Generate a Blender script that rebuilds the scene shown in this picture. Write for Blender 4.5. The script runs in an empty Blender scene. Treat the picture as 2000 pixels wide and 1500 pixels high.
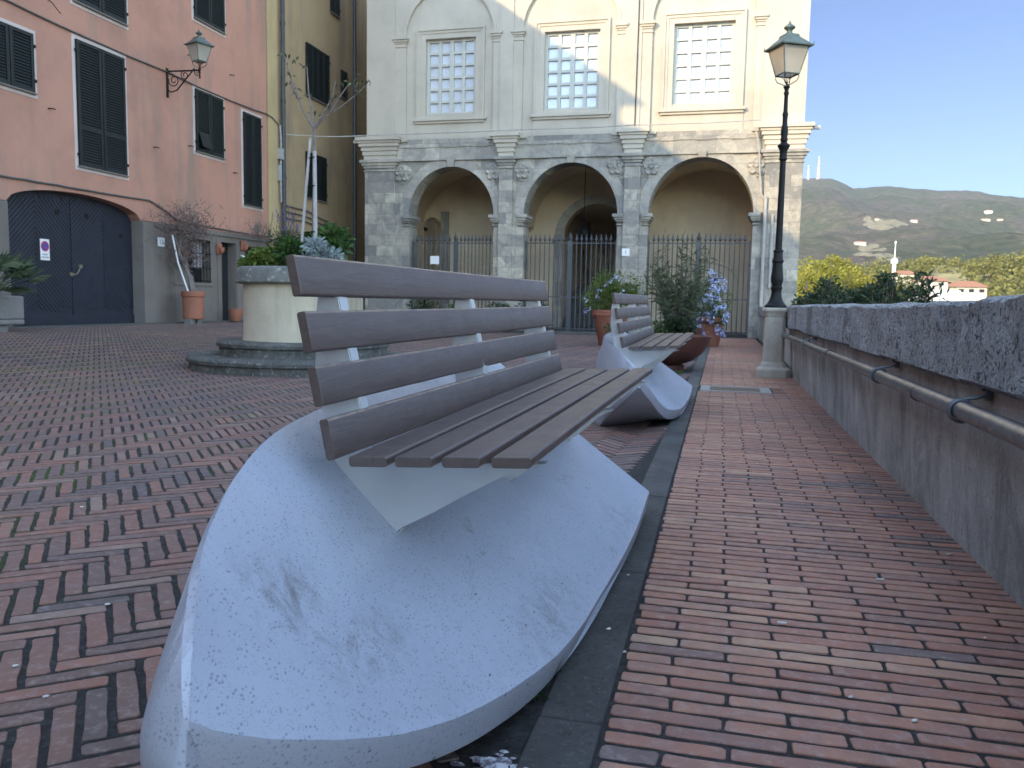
import bpy, math, random
import numpy as np
from mathutils import Vector, Matrix, noise as mnoise
R = math.radians
random.seed(7); rng = np.random.default_rng(7)
scene = bpy.context.scene
COL = scene.collection

# ------------------------------------------------------------------ camera, world, sun, exposure
RT = np.array([0.9691, 0.2461, 0.0187]); UP = np.array([-0.0424, 0.0914, 0.9949]); FW = np.array([-0.2432, 0.9649, -0.0990])
CAM = np.array([0, 0, 1.0]); FPX = 1600.0
cd = bpy.data.cameras.new('camera'); cam = bpy.data.objects.new('camera', cd); COL.objects.link(cam)
cd.sensor_width = 36; cd.lens = 36 * FPX / 2000; cd.clip_start = 0.05; cd.clip_end = 9000
f_ = Vector(FW).normalized(); r_ = Vector(RT); r_ = (r_ - f_ * r_.dot(f_)).normalized(); u_ = r_.cross(f_)
m_ = Matrix((r_, u_, -f_)).transposed().to_4x4(); m_.translation = Vector(CAM); cam.matrix_world = m_
cd.dof.use_dof = True; cd.dof.focus_distance = 2.3; cd.dof.aperture_fstop = 11
scene.camera = cam
SUN = Vector((-0.5, -0.866, 0.35)).normalized()          # towards the sun
elev = math.asin(SUN.z); azim = math.atan2(SUN.x, SUN.y)
w = bpy.data.worlds.new('World'); scene.world = w; w.use_nodes = True
wn = w.node_tree.nodes; bg = wn['Background']; sky = wn.new('ShaderNodeTexSky'); sky.sky_type = 'NISHITA'
sky.sun_disc = False; sky.sun_elevation = elev; sky.sun_rotation = azim; sky.altitude = 1500; sky.air_density = 1.0; sky.dust_density = 0.0; sky.ozone_density = 2.5
# sky tint: dimmed ahead, boosted overhead and behind the camera as added fill light
wl = w.node_tree.links; tc = wn.new('ShaderNodeTexCoord'); sp = wn.new('ShaderNodeSeparateXYZ'); wl.new(tc.outputs['Generated'], sp.inputs[0])
m1 = wn.new('ShaderNodeMath'); m1.operation = 'MULTIPLY'; m1.inputs[1].default_value = .9; wl.new(sp.outputs[2], m1.inputs[0])
m2 = wn.new('ShaderNodeMath'); m2.operation = 'SUBTRACT'; wl.new(m1.outputs[0], m2.inputs[0]); wl.new(sp.outputs[1], m2.inputs[1])
m3 = wn.new('ShaderNodeMapRange'); m3.interpolation_type = 'SMOOTHSTEP'; m3.inputs[1].default_value = -.45; m3.inputs[2].default_value = .15; wl.new(m2.outputs[0], m3.inputs[0])
mc = wn.new('ShaderNodeMix'); mc.data_type = 'RGBA'; wl.new(m3.outputs[0], mc.inputs[0]); mc.inputs[6].default_value = (.47, .47, .57, 1); mc.inputs[7].default_value = (5.1, 4.0, 3.1, 1)
mm = wn.new('ShaderNodeMix'); mm.data_type = 'RGBA'; mm.blend_type = 'MULTIPLY'; mm.inputs[0].default_value = 1; wl.new(sky.outputs[0], mm.inputs[6]); wl.new(mc.outputs[2], mm.inputs[7])
wl.new(mm.outputs[2], bg.inputs[0]); bg.inputs[1].default_value = 0.15
sl = bpy.data.lights.new('sun', 'SUN'); sl.energy = 3.0; sl.angle = R(0.6); sl.color = (1, 0.76, 0.44)
so = bpy.data.objects.new('sun', sl); COL.objects.link(so); so.rotation_euler = SUN.to_track_quat('Z', 'Y').to_euler()
scene.view_settings.view_transform = 'Standard'; scene.view_settings.look = 'None'; scene.view_settings.exposure = 1.0; scene.view_settings.gamma = 1

# ------------------------------------------------------------------ helpers
def ray(x, y): return FW + RT * (x - 1000) / FPX - UP * (y - 750) / FPX
def atp(x, y, ax, v):
    d = ray(x, y); return CAM + d * ((v - CAM[ax]) / d[ax])
def rnd(a, b): return random.uniform(a, b)

WHOLE = {'foliage', 'twig', 'stem', 'blossom', 'crown', 'creeper', 'grate', 'lattice_grid', 'frond', 'board', 'curtain', 'spike_stem'}
class MB:
    def __init__(s): s.v = []; s.f = []; s.c = []; s.p = []
    def add(s, vs, fs, c=None):
        o = len(s.v); s.p.append((o, len(s.f))); s.v += [tuple(map(float, p)) for p in vs]; s.f += [tuple(i + o for i in f) for f in fs]
        if c is not None: s.c += [c] * len(vs)
        return s
    def box(s, x0, x1, y0, y1, z0, z1, c=None):
        vs = [(x, y, z) for z in (z0, z1) for y in (y0, y1) for x in (x0, x1)]
        return s.add(vs, [(0, 2, 3, 1), (4, 5, 7, 6), (0, 1, 5, 4), (2, 6, 7, 3), (0, 4, 6, 2), (1, 3, 7, 5)], c)
    def quad(s, a, b, c_, d, c=None): return s.add([a, b, c_, d], [(0, 1, 2, 3)], c)
    def loft(s, rings, cap=True, closed=True, c=None):
        n = len(rings[0]); vs = [p for r in rings for p in r]; fs = []
        for i in range(len(rings) - 1):
            for j in range(n if closed else n - 1):
                k = (j + 1) % n; fs.append((i * n + j, i * n + k, (i + 1) * n + k, (i + 1) * n + j))
        if cap and closed:
            fs.append(tuple(range(n - 1, -1, -1))); fs.append(tuple((len(rings) - 1) * n + j for j in range(n)))
        return s.add(vs, fs, c)
    def tube(s, pts, r, n=8, c=None, cap=True):
        pts = [Vector(p) for p in pts]; rs = r if isinstance(r, (list, tuple)) else [r] * len(pts); rings = []
        prev = None
        for i, p in enumerate(pts):
            t = (pts[min(i + 1, len(pts) - 1)] - pts[max(i - 1, 0)])
            t = t.normalized() if t.length > 1e-9 else Vector((0, 0, 1))
            if prev is None:
                a = Vector((0, 0, 1)) if abs(t.z) < .9 else Vector((1, 0, 0)); u = t.cross(a).normalized()
            else:
                u = (prev - t * prev.dot(t)); u = u.normalized() if u.length > 1e-6 else t.orthogonal().normalized()
            prev = u; v = t.cross(u)
            rings.append([p + (u * math.cos(2 * math.pi * k / n) + v * math.sin(2 * math.pi * k / n)) * rs[i] for k in range(n)])
        return s.loft(rings, cap, True, c)
    def lathe(s, prof, n=24, ctr=(0, 0, 0), c=None, a0=0, fac=None):
        rings = []
        for (r, z) in prof:
            rings.append([(ctr[0] + r * (fac(k / n) if fac else 1) * math.cos(a0 + 2 * math.pi * k / n), ctr[1] + r * (fac(k / n) if fac else 1) * math.sin(a0 + 2 * math.pi * k / n), ctr[2] + z) for k in range(n)])
        return s.loft(rings, True, True, c)
    def build(s, name, mat, parent=None, **k):
        """pieces of a part that stand apart become parts of their own"""
        if parent is None or len(s.p) < 2 or len(s.p) > 900 or name in WHOLE: return s.build1(name, mat, parent, **k)
        n = len(s.p); pv = [p[0] for p in s.p] + [len(s.v)]; pf = [p[1] for p in s.p] + [len(s.f)]
        A = np.array(s.v, float); lo = np.array([A[pv[i]:pv[i + 1]].min(0) for i in range(n)]); hi = np.array([A[pv[i]:pv[i + 1]].max(0) for i in range(n)])
        gap = .06; lab = list(range(n))
        def find(a):
            while lab[a] != a: a = lab[a]
            return a
        for i in range(n):
            near = np.nonzero(np.all((lo[i] - gap <= hi) & (hi[i] + gap >= lo), axis=1))[0]
            for j in near:
                a, b = find(i), find(int(j))
                if a != b: lab[max(a, b)] = min(a, b)
        gr = {}
        for i in range(n): gr.setdefault(find(i), []).append(i)
        if len(gr) < 2 or len(gr) > 60: return s.build1(name, mat, parent, **k)
        out = []
        for g in gr.values():
            m = MB()
            for i in g:
                o = len(m.v); m.v += s.v[pv[i]:pv[i + 1]]; m.f += [tuple(q - pv[i] + o for q in f) for f in s.f[pf[i]:pf[i + 1]]]
                if s.c and len(s.c) == len(s.v): m.c += s.c[pv[i]:pv[i + 1]]
            out.append(m.build1(name, mat, parent, **k))
        return out[0]
    def build1(s, name, mat, parent=None, smooth=False, bevel=0, origin=None, kind=None, seg=2, local=False):
        me = bpy.data.meshes.new(name); V = np.array(s.v, dtype=float).reshape(-1, 3)
        o = bpy.data.objects.new(name, me); COL.objects.link(o)
        off = np.zeros(3)
        if parent is not None:
            o.parent = parent
            if not local:
                off = np.array(parent['_o']) if '_o' in parent else off
            o['_o'] = list(map(float, off))
        elif origin is not None: off = np.array(origin, float); o.location = origin; o['_o'] = list(map(float, off))
        elif kind is None and not local:
            off = np.array([(V[:, 0].min() + V[:, 0].max()) / 2, (V[:, 1].min() + V[:, 1].max()) / 2, V[:, 2].min()]); o.location = off; o['_o'] = list(map(float, off))
        me.from_pydata((V - off).tolist(), [], s.f)
        if s.c and len(s.c) == len(s.v):
            a = me.attributes.new('tone', 'FLOAT', 'POINT'); a.data.foreach_set('value', np.array(s.c, dtype=np.float32))
        me.validate()
        if smooth: me.polygons.foreach_set('use_smooth', [True] * len(me.polygons)); 
        if smooth == 2:
            try: me.set_sharp_from_angle(angle=R(35))
            except Exception: pass
        me.materials.append(mat)
        if bevel:
            b = o.modifiers.new('bevel', 'BEVEL'); b.width = bevel; b.segments = seg; b.limit_method = 'ANGLE'; b.angle_limit = R(40)
        if kind: o['kind'] = kind
        return o

def thing(name, label, cat, loc=(0, 0, 0), group=None):
    o = bpy.data.objects.new(name, None); COL.objects.link(o); o.location = loc; o['_o'] = [float(c) for c in loc]
    o.empty_display_size = .2
    return tag(o, label, cat, group)
def tag(o, label, cat, group=None):
    o['label'] = label; o['category'] = cat
    if group: o['group'] = group
    return o
def copy_tree(o, parent=None):
    c = o.copy(); COL.objects.link(c)
    if parent is not None: c.parent = parent
    for ch in list(o.children): copy_tree(ch, c)
    return c
def text_part(txt, size, mat, parent, loc, rot, name='lettering', depth=.002, sx=1):
    cu = bpy.data.curves.new(name, 'FONT'); cu.body = txt; cu.size = size; cu.align_x = 'CENTER'; cu.align_y = 'CENTER'; cu.extrude = depth
    t = bpy.data.objects.new(name, cu); COL.objects.link(t)
    dg = bpy.context.evaluated_depsgraph_get(); me = bpy.data.meshes.new_from_object(t.evaluated_get(dg))
    bpy.data.objects.remove(t); o = bpy.data.objects.new(name, me); COL.objects.link(o)
    me.materials.clear(); me.materials.append(mat)
    o.parent = parent; po = np.array(parent['_o']); o.location = np.array(loc) - po; o.rotation_euler = rot; o.scale = (sx, 1, 1); o['_o'] = list(map(float, po))
    return o

# ------------------------------------------------------------------ materials
class Mt:
    def __init__(s, name, rough=.8, metal=0, spec=.5):
        s.m = bpy.data.materials.new(name); s.m.use_nodes = True; s.t = s.m.node_tree; s.n = s.t.nodes; s.b = s.n['Principled BSDF']
        s.b.inputs['Roughness'].default_value = rough; s.b.inputs['Metallic'].default_value = metal; s.b.inputs['Specular IOR Level'].default_value = spec
        s.co = s.n.new('ShaderNodeTexCoord').outputs['Object']
    def L(s, a, b): s.t.links.new(a, b)
    def sc(s, v, swap=None):
        if swap:
            sp = s.n.new('ShaderNodeSeparateXYZ'); s.L(s.co, sp.inputs[0]); cb = s.n.new('ShaderNodeCombineXYZ')
            for i, a in enumerate(swap):
                if a is not None: s.L(sp.outputs[a], cb.inputs[i])
            src = cb.outputs[0]
        else: src = s.co
        mp = s.n.new('ShaderNodeMapping'); mp.inputs['Scale'].default_value = v; s.L(src, mp.inputs[0]); return mp.outputs[0]
    def noise(s, scale, detail=6, rough=.6, vec=None, dist=0):
        t = s.n.new('ShaderNodeTexNoise'); t.inputs['Scale'].default_value = scale; t.inputs['Detail'].default_value = detail
        t.inputs['Roughness'].default_value = rough; t.inputs['Distortion'].default_value = dist
        s.L(vec if vec is not None else s.co, t.inputs['Vector']); return t.outputs['Fac']
    def voro(s, scale, out='Distance', vec=None, feat='F1'):
        t = s.n.new('ShaderNodeTexVoronoi'); t.feature = feat; t.inputs['Scale'].default_value = scale
        s.L(vec if vec is not None else s.co, t.inputs['Vector']); return t.outputs[out]
    def ramp(s, fac, stops):
        r = s.n.new('ShaderNodeValToRGB'); e = r.color_ramp.elements
        while len(e) < len(stops): e.new(.5)
        for el, (p, c) in zip(e, stops):
            el.position = p; el.color = (c, c, c, 1) if isinstance(c, (int, float)) else (*c, 1)
        s.L(fac, r.inputs[0]); return r.outputs[0]
    def mix(s, fac, a, b, mode='MIX'):
        x = s.n.new('ShaderNodeMix'); x.data_type = 'RGBA'; x.blend_type = mode
        for inp, v in ((x.inputs[0], fac), (x.inputs[6], a), (x.inputs[7], b)):
            if isinstance(v, (int, float)): inp.default_value = v
            elif isinstance(v, tuple): inp.default_value = (*v, 1)
            else: s.L(v, inp)
        return x.outputs[2]
    def math(s, op, a, b=0):
        x = s.n.new('ShaderNodeMath'); x.operation = op
        for inp, v in ((x.inputs[0], a), (x.inputs[1], b)):
            if isinstance(v, (int, float)): inp.default_value = v
            else: s.L(v, inp)
        return x.outputs[0]
    def attr(s, name='tone'):
        a = s.n.new('ShaderNodeAttribute'); a.attribute_name = name; return a.outputs['Fac']
    def col(s, c):
        if isinstance(c, tuple): s.b.inputs['Base Color'].default_value = (*c, 1)
        else: s.L(c, s.b.inputs['Base Color'])
        return s
    def rough(s, c): s.L(c, s.b.inputs['Roughness']); return s
    def bump(s, h, st=.5, d=.01):
        b = s.n.new('ShaderNodeBump'); b.inputs['Strength'].default_value = st; b.inputs['Distance'].default_value = d
        s.L(h, b.inputs['Height']); s.L(b.outputs[0], s.b.inputs['Normal']); return s

def m_simple(name, c, rough=.7, metal=0, var=.18, scale=8, bump=0, bscale=60, spec=.5):
    m = Mt(name, rough, metal, spec); n = m.noise(scale)
    a = tuple(x * (1 - var) for x in c); b = tuple(min(1, x * (1 + var)) for x in c)
    m.col(m.ramp(n, [(.3, a), (.7, b)]))
    if bump: m.bump(m.noise(bscale, 4), bump, .01)
    return m.m

def m_plaster(name, c, dirty, streak=.5, amount=.5, sc=.5, bump=.25):
    m = Mt(name, .9, spec=.25)
    base = m.ramp(m.noise(sc, 8, .65), [(.32, tuple(x * .82 for x in c)), (.5, c), (.7, tuple(min(1, x * 1.1) for x in c))])
    st = m.ramp(m.noise(1.0, 6, .6, m.sc((1.8, 1.8, .22))), [(.5, 0), (.72, streak)])
    base = m.mix(st, base, dirty)
    pt = m.ramp(m.noise(.9, 10, .7, dist=.6), [(.60, 0), (.70, amount)])
    base = m.mix(pt, base, tuple(.5 * a + .5 * b for a, b in zip(c, dirty)))
    m.col(base); m.bump(m.noise(18, 8, .7), bump, .02); return m.m

def m_ashlar(name, swap, c1, c2, c3, bw=.62, bh=.36, scale=1.0, joint=.008):
    m = Mt(name, .88, spec=.25); v = m.sc((1, 1, 1), swap)
    # wobble the block pattern
    nt = m.n.new('ShaderNodeTexNoise'); nt.inputs['Scale'].default_value = 1.3; m.L(v, nt.inputs['Vector'])
    vm = m.n.new('ShaderNodeMix'); vm.data_type = 'VECTOR'; vm.inputs[0].default_value = .02; m.L(v, vm.inputs[4]); m.L(nt.outputs['Color'], vm.inputs[5]); v = vm.outputs[1]
    b = m.n.new('ShaderNodeTexBrick'); b.inputs['Scale'].default_value = scale; b.inputs['Brick Width'].default_value = bw; b.inputs['Row Height'].default_value = bh
    b.inputs['Mortar Size'].default_value = joint; b.inputs['Mortar Smooth'].default_value = .5; b.inputs['Bias'].default_value = 0
    b.inputs['Color1'].default_value = (0, 0, 0, 1); b.inputs['Color2'].default_value = (1, 1, 1, 1); b.inputs['Mortar'].default_value = (.5, .5, .5, 1); m.L(v, b.inputs['Vector'])
    tone = m.ramp(b.outputs['Color'], [(0, c2), (.45, c1), (.75, c1), (1, c3)])
    n = m.noise(2.2, 10, .72, dist=.8)
    col = m.mix(m.ramp(n, [(.38, .75), (.6, 0)]), tone, c2)
    col = m.mix(m.ramp(m.noise(5.5, 10, .75), [(.55, 0), (.68, .55)]), col, c3)
    col = m.mix(m.math('MULTIPLY', b.outputs['Fac'], .5), col, tuple(x * .6 for x in c2))
    m.col(col); h = m.math('SUBTRACT', m.noise(14, 10, .75), m.math('MULTIPLY', b.outputs['Fac'], .6)); m.bump(h, .5, .03); return m.m

M = {}
# bricks
def m_brick(name, stops, rough=.62, dirt=False):
    m = Mt(name, rough, spec=.45); t = m.attr(); c = m.ramp(t, stops)
    c = m.mix(m.ramp(m.noise(9, 8, .7), [(.42, 0), (.62, .4)]), c, (.2, .14, .13))
    c = m.mix(m.ramp(m.noise(26, 6, .75), [(.5, 0), (.72, .5)]), c, (.52, .42, .37))
    c = m.mix(m.ramp(m.noise(.55, 3, .5), [(.4, .25), (.62, 0)]), c, (.12, .10, .105))
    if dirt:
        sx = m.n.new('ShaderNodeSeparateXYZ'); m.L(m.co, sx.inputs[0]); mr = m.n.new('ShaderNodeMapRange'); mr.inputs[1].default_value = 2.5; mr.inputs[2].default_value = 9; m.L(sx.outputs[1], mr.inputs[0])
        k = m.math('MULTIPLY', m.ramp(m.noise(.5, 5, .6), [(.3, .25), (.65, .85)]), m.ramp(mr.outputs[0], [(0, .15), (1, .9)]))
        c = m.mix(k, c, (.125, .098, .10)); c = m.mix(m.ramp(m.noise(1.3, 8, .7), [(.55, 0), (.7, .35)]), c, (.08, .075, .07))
    m.col(c); m.rough(m.ramp(m.noise(12, 6), [(.3, rough - .12), (.7, rough + .15)]))
    m.bump(m.noise(70, 8, .75), .35, .006); return m.m
M['brick_walk'] = m_brick('brick_walk', [(0, (.15, .108, .098)), (.12, (.27, .14, .10)), (.45, (.40, .168, .105)), (.72, (.48, .232, .14)), (.90, (.55, .31, .185)), (1, (.60, .38, .24))], .55)
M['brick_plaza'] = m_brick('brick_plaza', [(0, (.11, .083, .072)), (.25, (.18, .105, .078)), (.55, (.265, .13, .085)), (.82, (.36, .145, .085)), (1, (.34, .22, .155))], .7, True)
m = Mt('joint_soil', .95, spec=.2); c = m.ramp(m.noise(30, 8, .8), [(.3, (.022, .021, .02)), (.55, (.06, .057, .054)), (.75, (.15, .14, .13))])
sx = m.n.new('ShaderNodeSeparateXYZ'); m.L(m.co, sx.inputs[0]); mr = m.n.new('ShaderNodeMapRange'); mr.inputs[1].default_value = -1.6; mr.inputs[2].default_value = -3.6; m.L(sx.outputs[0], mr.inputs[0]); c = m.mix(m.math('MULTIPLY', mr.outputs[0], m.ramp(m.noise(.8, 5, .6), [(.47, 0), (.57, .85)])), c, m.ramp(m.noise(60, 3), [(.3, (.04, .07, .012)), (.7, (.10, .15, .03))])); m.col(c).bump(m.noise(140, 6, .8), .8, .01); M['soil'] = m.m
m = Mt('kerb_stone', .75, spec=.4); c = m.ramp(m.noise(3, 8, .7), [(.3, (.055, .052, .048)), (.7, (.135, .128, .118))]); c = m.mix(m.ramp(m.noise(60, 8, .85), [(.54, 0), (.66, .7)]), c, (.26, .25, .23)); c = m.mix(m.ramp(m.noise(45, 8, .85), [(.36, .8), (.45, 0)]), c, (.025, .024, .023)); m.col(c).bump(m.noise(90, 8, .85), .9, .010); M['kerb'] = m.m
# polished concrete of the benches
m = Mt('bench_concrete', .42, spec=.5)
c = m.ramp(m.noise(1.8, 4), [(.3, (.37, .395, .455)), (.7, (.43, .455, .515))])
sp = m.voro(120, 'Distance', m.sc((1, .6, 1))); c = m.mix(m.math('MULTIPLY', m.ramp(sp, [(.20, .9), (.30, 0)]), m.ramp(m.noise(26, 2), [(.40, 0), (.52, .85)])), c, (.19, .21, .25))
sp = m.voro(230, 'Distance'); c = m.mix(m.math('MULTIPLY', m.ramp(sp, [(.20, .7), (.32, 0)]), m.ramp(m.noise(40, 2), [(.40, 0), (.5, .9)])), c, (.20, .22, .26))
sc = m.noise(4.5, 10, .8, m.sc((1.6, .55, 1.2)), dist=.5); c = m.mix(m.ramp(sc, [(.60, 0), (.69, .8)]), c, (.17, .155, .145))
sp = m.voro(30, 'Distance', m.sc((1, .35, 1))); c = m.mix(m.math('MULTIPLY', m.ramp(sp, [(.06, 1), (.09, 0)]), m.ramp(m.noise(3, 2), [(.5, 0), (.6, .9)])), c, (.05, .05, .05))
for (px, py, pz), scl in (((-.04, -1.46, .50), (10, 5, 5)), ((.05, -1.32, .37), (14, 4.5, 6)), ((.24, -.55, .15), (9, 3, 9)), ((.28, .5, .12), (8, 3.5, 9)), ((-.3, -.7, .6), (6, 4, 9))):
    vs = m.n.new('ShaderNodeVectorMath'); vs.operation = 'SUBTRACT'; m.L(m.co, vs.inputs[0]); vs.inputs[1].default_value = (px, py, pz)
    vm = m.n.new('ShaderNodeVectorMath'); vm.operation = 'MULTIPLY'; m.L(vs.outputs[0], vm.inputs[0]); vm.inputs[1].default_value = scl
    vl = m.n.new('ShaderNodeVectorMath'); vl.operation = 'LENGTH'; m.L(vm.outputs[0], vl.inputs[0])
    k = m.math('MULTIPLY', m.ramp(vl.outputs['Value'], [(.15, 1), (1, 0)]), m.ramp(m.noise(13, 10, .85, dist=.8), [(.46, 0), (.64, .9)])); c = m.mix(k, c, (.15, .14, .13))
m.col(c); m.rough(m.ramp(m.noise(5, 6), [(.3, .32), (.7, .5)])); m.bump(m.noise(60, 4), .06, .004); M['concrete'] = m.m
# composite wood slats
m = Mt('slat', .42, spec=.6); g = m.noise(55, 8, .7, m.sc((1, .09, 1)), dist=1.2)
c = m.ramp(g, [(.3, (.066, .046, .040)), (.7, (.106, .076, .066))]); c = m.mix(m.ramp(m.noise(4, 8, .7), [(.56, 0), (.72, .35)]), c, (.16, .12, .10))
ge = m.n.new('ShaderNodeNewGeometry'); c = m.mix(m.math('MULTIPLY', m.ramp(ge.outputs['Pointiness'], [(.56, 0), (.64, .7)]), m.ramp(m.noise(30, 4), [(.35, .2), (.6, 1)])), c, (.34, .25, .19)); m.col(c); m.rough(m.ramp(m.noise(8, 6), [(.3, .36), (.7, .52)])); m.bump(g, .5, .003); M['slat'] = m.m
m = Mt('slat_edge_highlight', .4, spec=.5); m.col(m.ramp(m.noise(18, 8, .75), [(.35, (.10, .072, .058)), (.55, (.24, .175, .13)), (.75, (.34, .26, .20))])); M['slat_edge'] = m.m  # warm reflected highlight on slat chamfers, painted in as tan wear
m = Mt('aluminium', .33, .0, spec=.6); m.col(m.ramp(m.noise(5), [(.3, (.46, .47, .48)), (.7, (.54, .55, .55))])); m.b.inputs['Metallic'].default_value = .35; M['alu'] = m.m
m = Mt('galvanised_pipe', .34, .85); m.col(m.ramp(m.noise(16, 8, .7, m.sc((1, .3, 1))), [(.3, (.17, .165, .17)), (.7, (.30, .29, .29))])); m.rough(m.ramp(m.noise(25, 6), [(.3, .25), (.7, .45)])); M['pipe'] = m.m
M['zinc'] = m_simple('zinc_clamp', (.13, .15, .165), .5, .4)
M['iron'] = m_simple('wrought_iron', (.075, .08, .092), .55, .2, .2, 12)
M['dark_iron'] = m_simple('dark_iron', (.008, .0075, .008), .55, 0, .3, 20, spec=.25)
M['verdigris'] = m_simple('verdigris_metal', (.10, .135, .125), .5, .3, .25, 14)
m = Mt('lantern_glass', .35, spec=.6); m.col((.66, .60, .50)); m.b.inputs['Transmission Weight'].default_value = .55; M['glass_frost'] = m.m
M['lamp_white'] = m_simple('lamp_tube', (.8, .78, .7), .4)
# parapet
m = Mt('coping_stone', .92, spec=.25)
c = m.ramp(m.noise(3.5, 10, .75), [(.25, (.36, .355, .35)), (.5, (.60, .59, .575)), (.72, (.76, .75, .73))])
c = m.mix(m.ramp(m.noise(1.6, 4, .6, m.sc((1, 1.2, .25))), [(.52, 0), (.64, .6)]), c, (.13, .115, .09))
c = m.mix(m.ramp(m.noise(2.6, 6, .7), [(.63, 0), (.7, .6)]), c, (.20, .16, .07))
vo = m.voro(48, 'Distance'); vn = m.noise(34, 10, .8); h = m.math('ADD', vn, m.math('MULTIPLY', m.ramp(vo, [(.1, 0), (.45, 1)]), .35))
c = m.mix(m.ramp(vn, [(.41, .97), (.48, 0)]), c, (.035, .033, .035)); c = m.mix(m.ramp(m.noise(90, 5, .8), [(.55, 0), (.66, .6)]), c, (.75, .74, .74)); c = m.mix(m.ramp(m.noise(70, 5, .8), [(.38, .9), (.45, 0)]), c, (.06, .058, .062)); m.col(c).bump(h, 1.0, .04); M['coping'] = m.m
m = Mt('parapet_render', .93, spec=.2)
c = m.ramp(m.noise(1.6, 10, .7), [(.3, (.28, .28, .26)), (.55, (.46, .455, .43)), (.72, (.62, .61, .58))])
c = m.mix(m.ramp(m.noise(3.0, 8, .75, m.sc((1, 1.3, .45)), dist=.5), [(.46, 0), (.62, .7)]), c, (.19, .185, .165))
c = m.mix(m.ramp(m.noise(80, 6, .8), [(.56, 0), (.68, .6)]), c, (.62, .61, .58)); c = m.mix(m.ramp(m.noise(60, 6, .8), [(.36, .7), (.44, 0)]), c, (.09, .088, .08)); c = m.mix(m.ramp(m.voro(120), [(.1, .6), (.18, 0)]), c, (.05, .05, .05)); m.col(c).bump(m.noise(45, 10, .8), .7, .012); M['render'] = m.m
# buildings
M['pink'] = m_plaster('pink_plaster', (.50, .262, .188), (.27, .21, .17), .8, .9)
M['yellow'] = m_plaster('ochre_plaster', (.41, .30, .175), (.22, .17, .14), .7, .5)
M['yellow2'] = m_plaster('pale_ochre_plaster', (.50, .38, .20), (.3, .25, .18), .6, .4)
M['cream'] = m_plaster('cream_plaster', (.52, .465, .385), (.42, .37, .30), .4, .35, bump=.12)
M['cream_in'] = m_plaster('loggia_plaster', (.68, .56, .40), (.48, .39, .28), .3, .4, bump=.15)
M['trim'] = m_plaster('white_surround', (.62, .52, .48), (.35, .32, .30), .5, .5)
M['stone_base'] = m_plaster('grey_base_render', (.20, .175, .155), (.11, .10, .085), .6, .6, .8, .4)
M['ashlar'] = m_ashlar('portico_ashlar', (0, 2, 1), (.42, .38, .315), (.19, .185, .175), (.60, .54, .43))
M['ashlar_plain'] = m_ashlar('portico_stone', (0, 2, 1), (.42, .385, .325), (.22, .213, .20), (.56, .51, .43), 1.3, .9)
m = Mt('mossy_step_stone', .95, spec=.2); c = m.ramp(m.noise(3, 8, .75), [(.3, (.075, .078, .068)), (.6, (.17, .17, .155)), (.75, (.24, .235, .21))]); c = m.mix(m.ramp(m.noise(14, 8, .85), [(.55, 0), (.64, .8)]), c, (.52, .51, .48)); c = m.mix(m.ramp(m.noise(20, 8, .8), [(.36, .8), (.46, 0)]), c, (.03, .032, .026)); m.col(c).bump(m.noise(25, 10, .8), 1, .03); M['steps'] = m.m
m = Mt('lichen_rim', .95, spec=.2); c = m.ramp(m.noise(4, 8, .7), [(.3, (.13, .132, .12)), (.7, (.25, .25, .23))]); c = m.mix(m.ramp(m.voro(9, vec=m.sc((1, 1, 1.4))), [(.16, .85), (.34, 0)]), c, (.40, .40, .36)); c = m.mix(m.ramp(m.noise(22, 8, .8), [(.56, 0), (.66, .6)]), c, (.42, .41, .38)); m.col(c).bump(m.noise(30, 10, .8), .9, .02); M['lichen'] = m.m
M['well'] = m_plaster('well_plaster', (.55, .485, .36), (.25, .225, .17), .8, .9, 1.5, .4)
M['shutter'] = m_simple('dark_green_shutter', (.005, .010, .009), .6, 0, .3, 4)
M['garage'] = m_simple('blue_black_boards', (.020, .023, .036), .5, 0, .22, 3)
M['black'] = m_simple('dark_void', (.008, .008, .008), .9)
M['door'] = m_simple('dark_door', (.012, .016, .02), .5)
M['win_glass'] = m_simple('blind_behind_glass', (.58, .62, .68), .12, 0, .14, 1.1, spec=.9)
M['muntin'] = m_simple('pale_muntin', (.50, .49, .44), .6, 0, .1)
M['curtain'] = m_simple('curtain', (.45, .45, .5), .8)
M['terracotta'] = m_plaster('terracotta', (.36, .145, .09), (.20, .12, .09), .4, .5, 2, .3)
M['terracotta_old'] = m_plaster('limed_terracotta', (.30, .115, .075), (.50, .42, .36), .35, .8, 2.4, .3)
M['bowl'] = m_simple('brown_glazed_bowl', (.115, .045, .036), .45, 0, .2, 5)
M['trough'] = m_plaster('stone_trough', (.22, .21, .20), (.12, .12, .11), .5, .6, 2, .5)
M['cable'] = m_simple('grey_cable', (.10, .095, .09), .7)
M['cable_light'] = m_simple('pale_cable', (.38, .36, .33), .7)
M['drain'] = m_simple('downpipe', (.055, .06, .07), .5, .3)
M['white'] = m_simple('white_enamel', (.80, .80, .80), .35, 0, .03)
M['litter'] = m_simple('paper_white', (.62, .6, .55), .8)
M['ink'] = m_simple('ink_grey', (.12, .13, .16), .6)
M['blue'] = m_simple('sign_blue', (.03, .09, .42), .4)
M['red'] = m_simple('sign_red', (.55, .03, .03), .4)
M['green_box'] = m_simple('green_box', (.02, .08, .05), .5)
M['bark'] = m_simple('bark', (.20, .165, .15), .9, 0, .3, 20, .6, 40)
M['twig'] = m_simple('dry_twig', (.16, .11, .095), .9, 0, .3, 20)
M['cane'] = m_simple('grey_cane', (.42, .39, .37), .8)
M['roof_tile'] = m_simple('roof_tile', (.36, .16, .09), .9, 0, .3, 3)
M['house'] = m_simple('pale_house', (.72, .62, .48), .9, 0, .08, 3)
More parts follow.
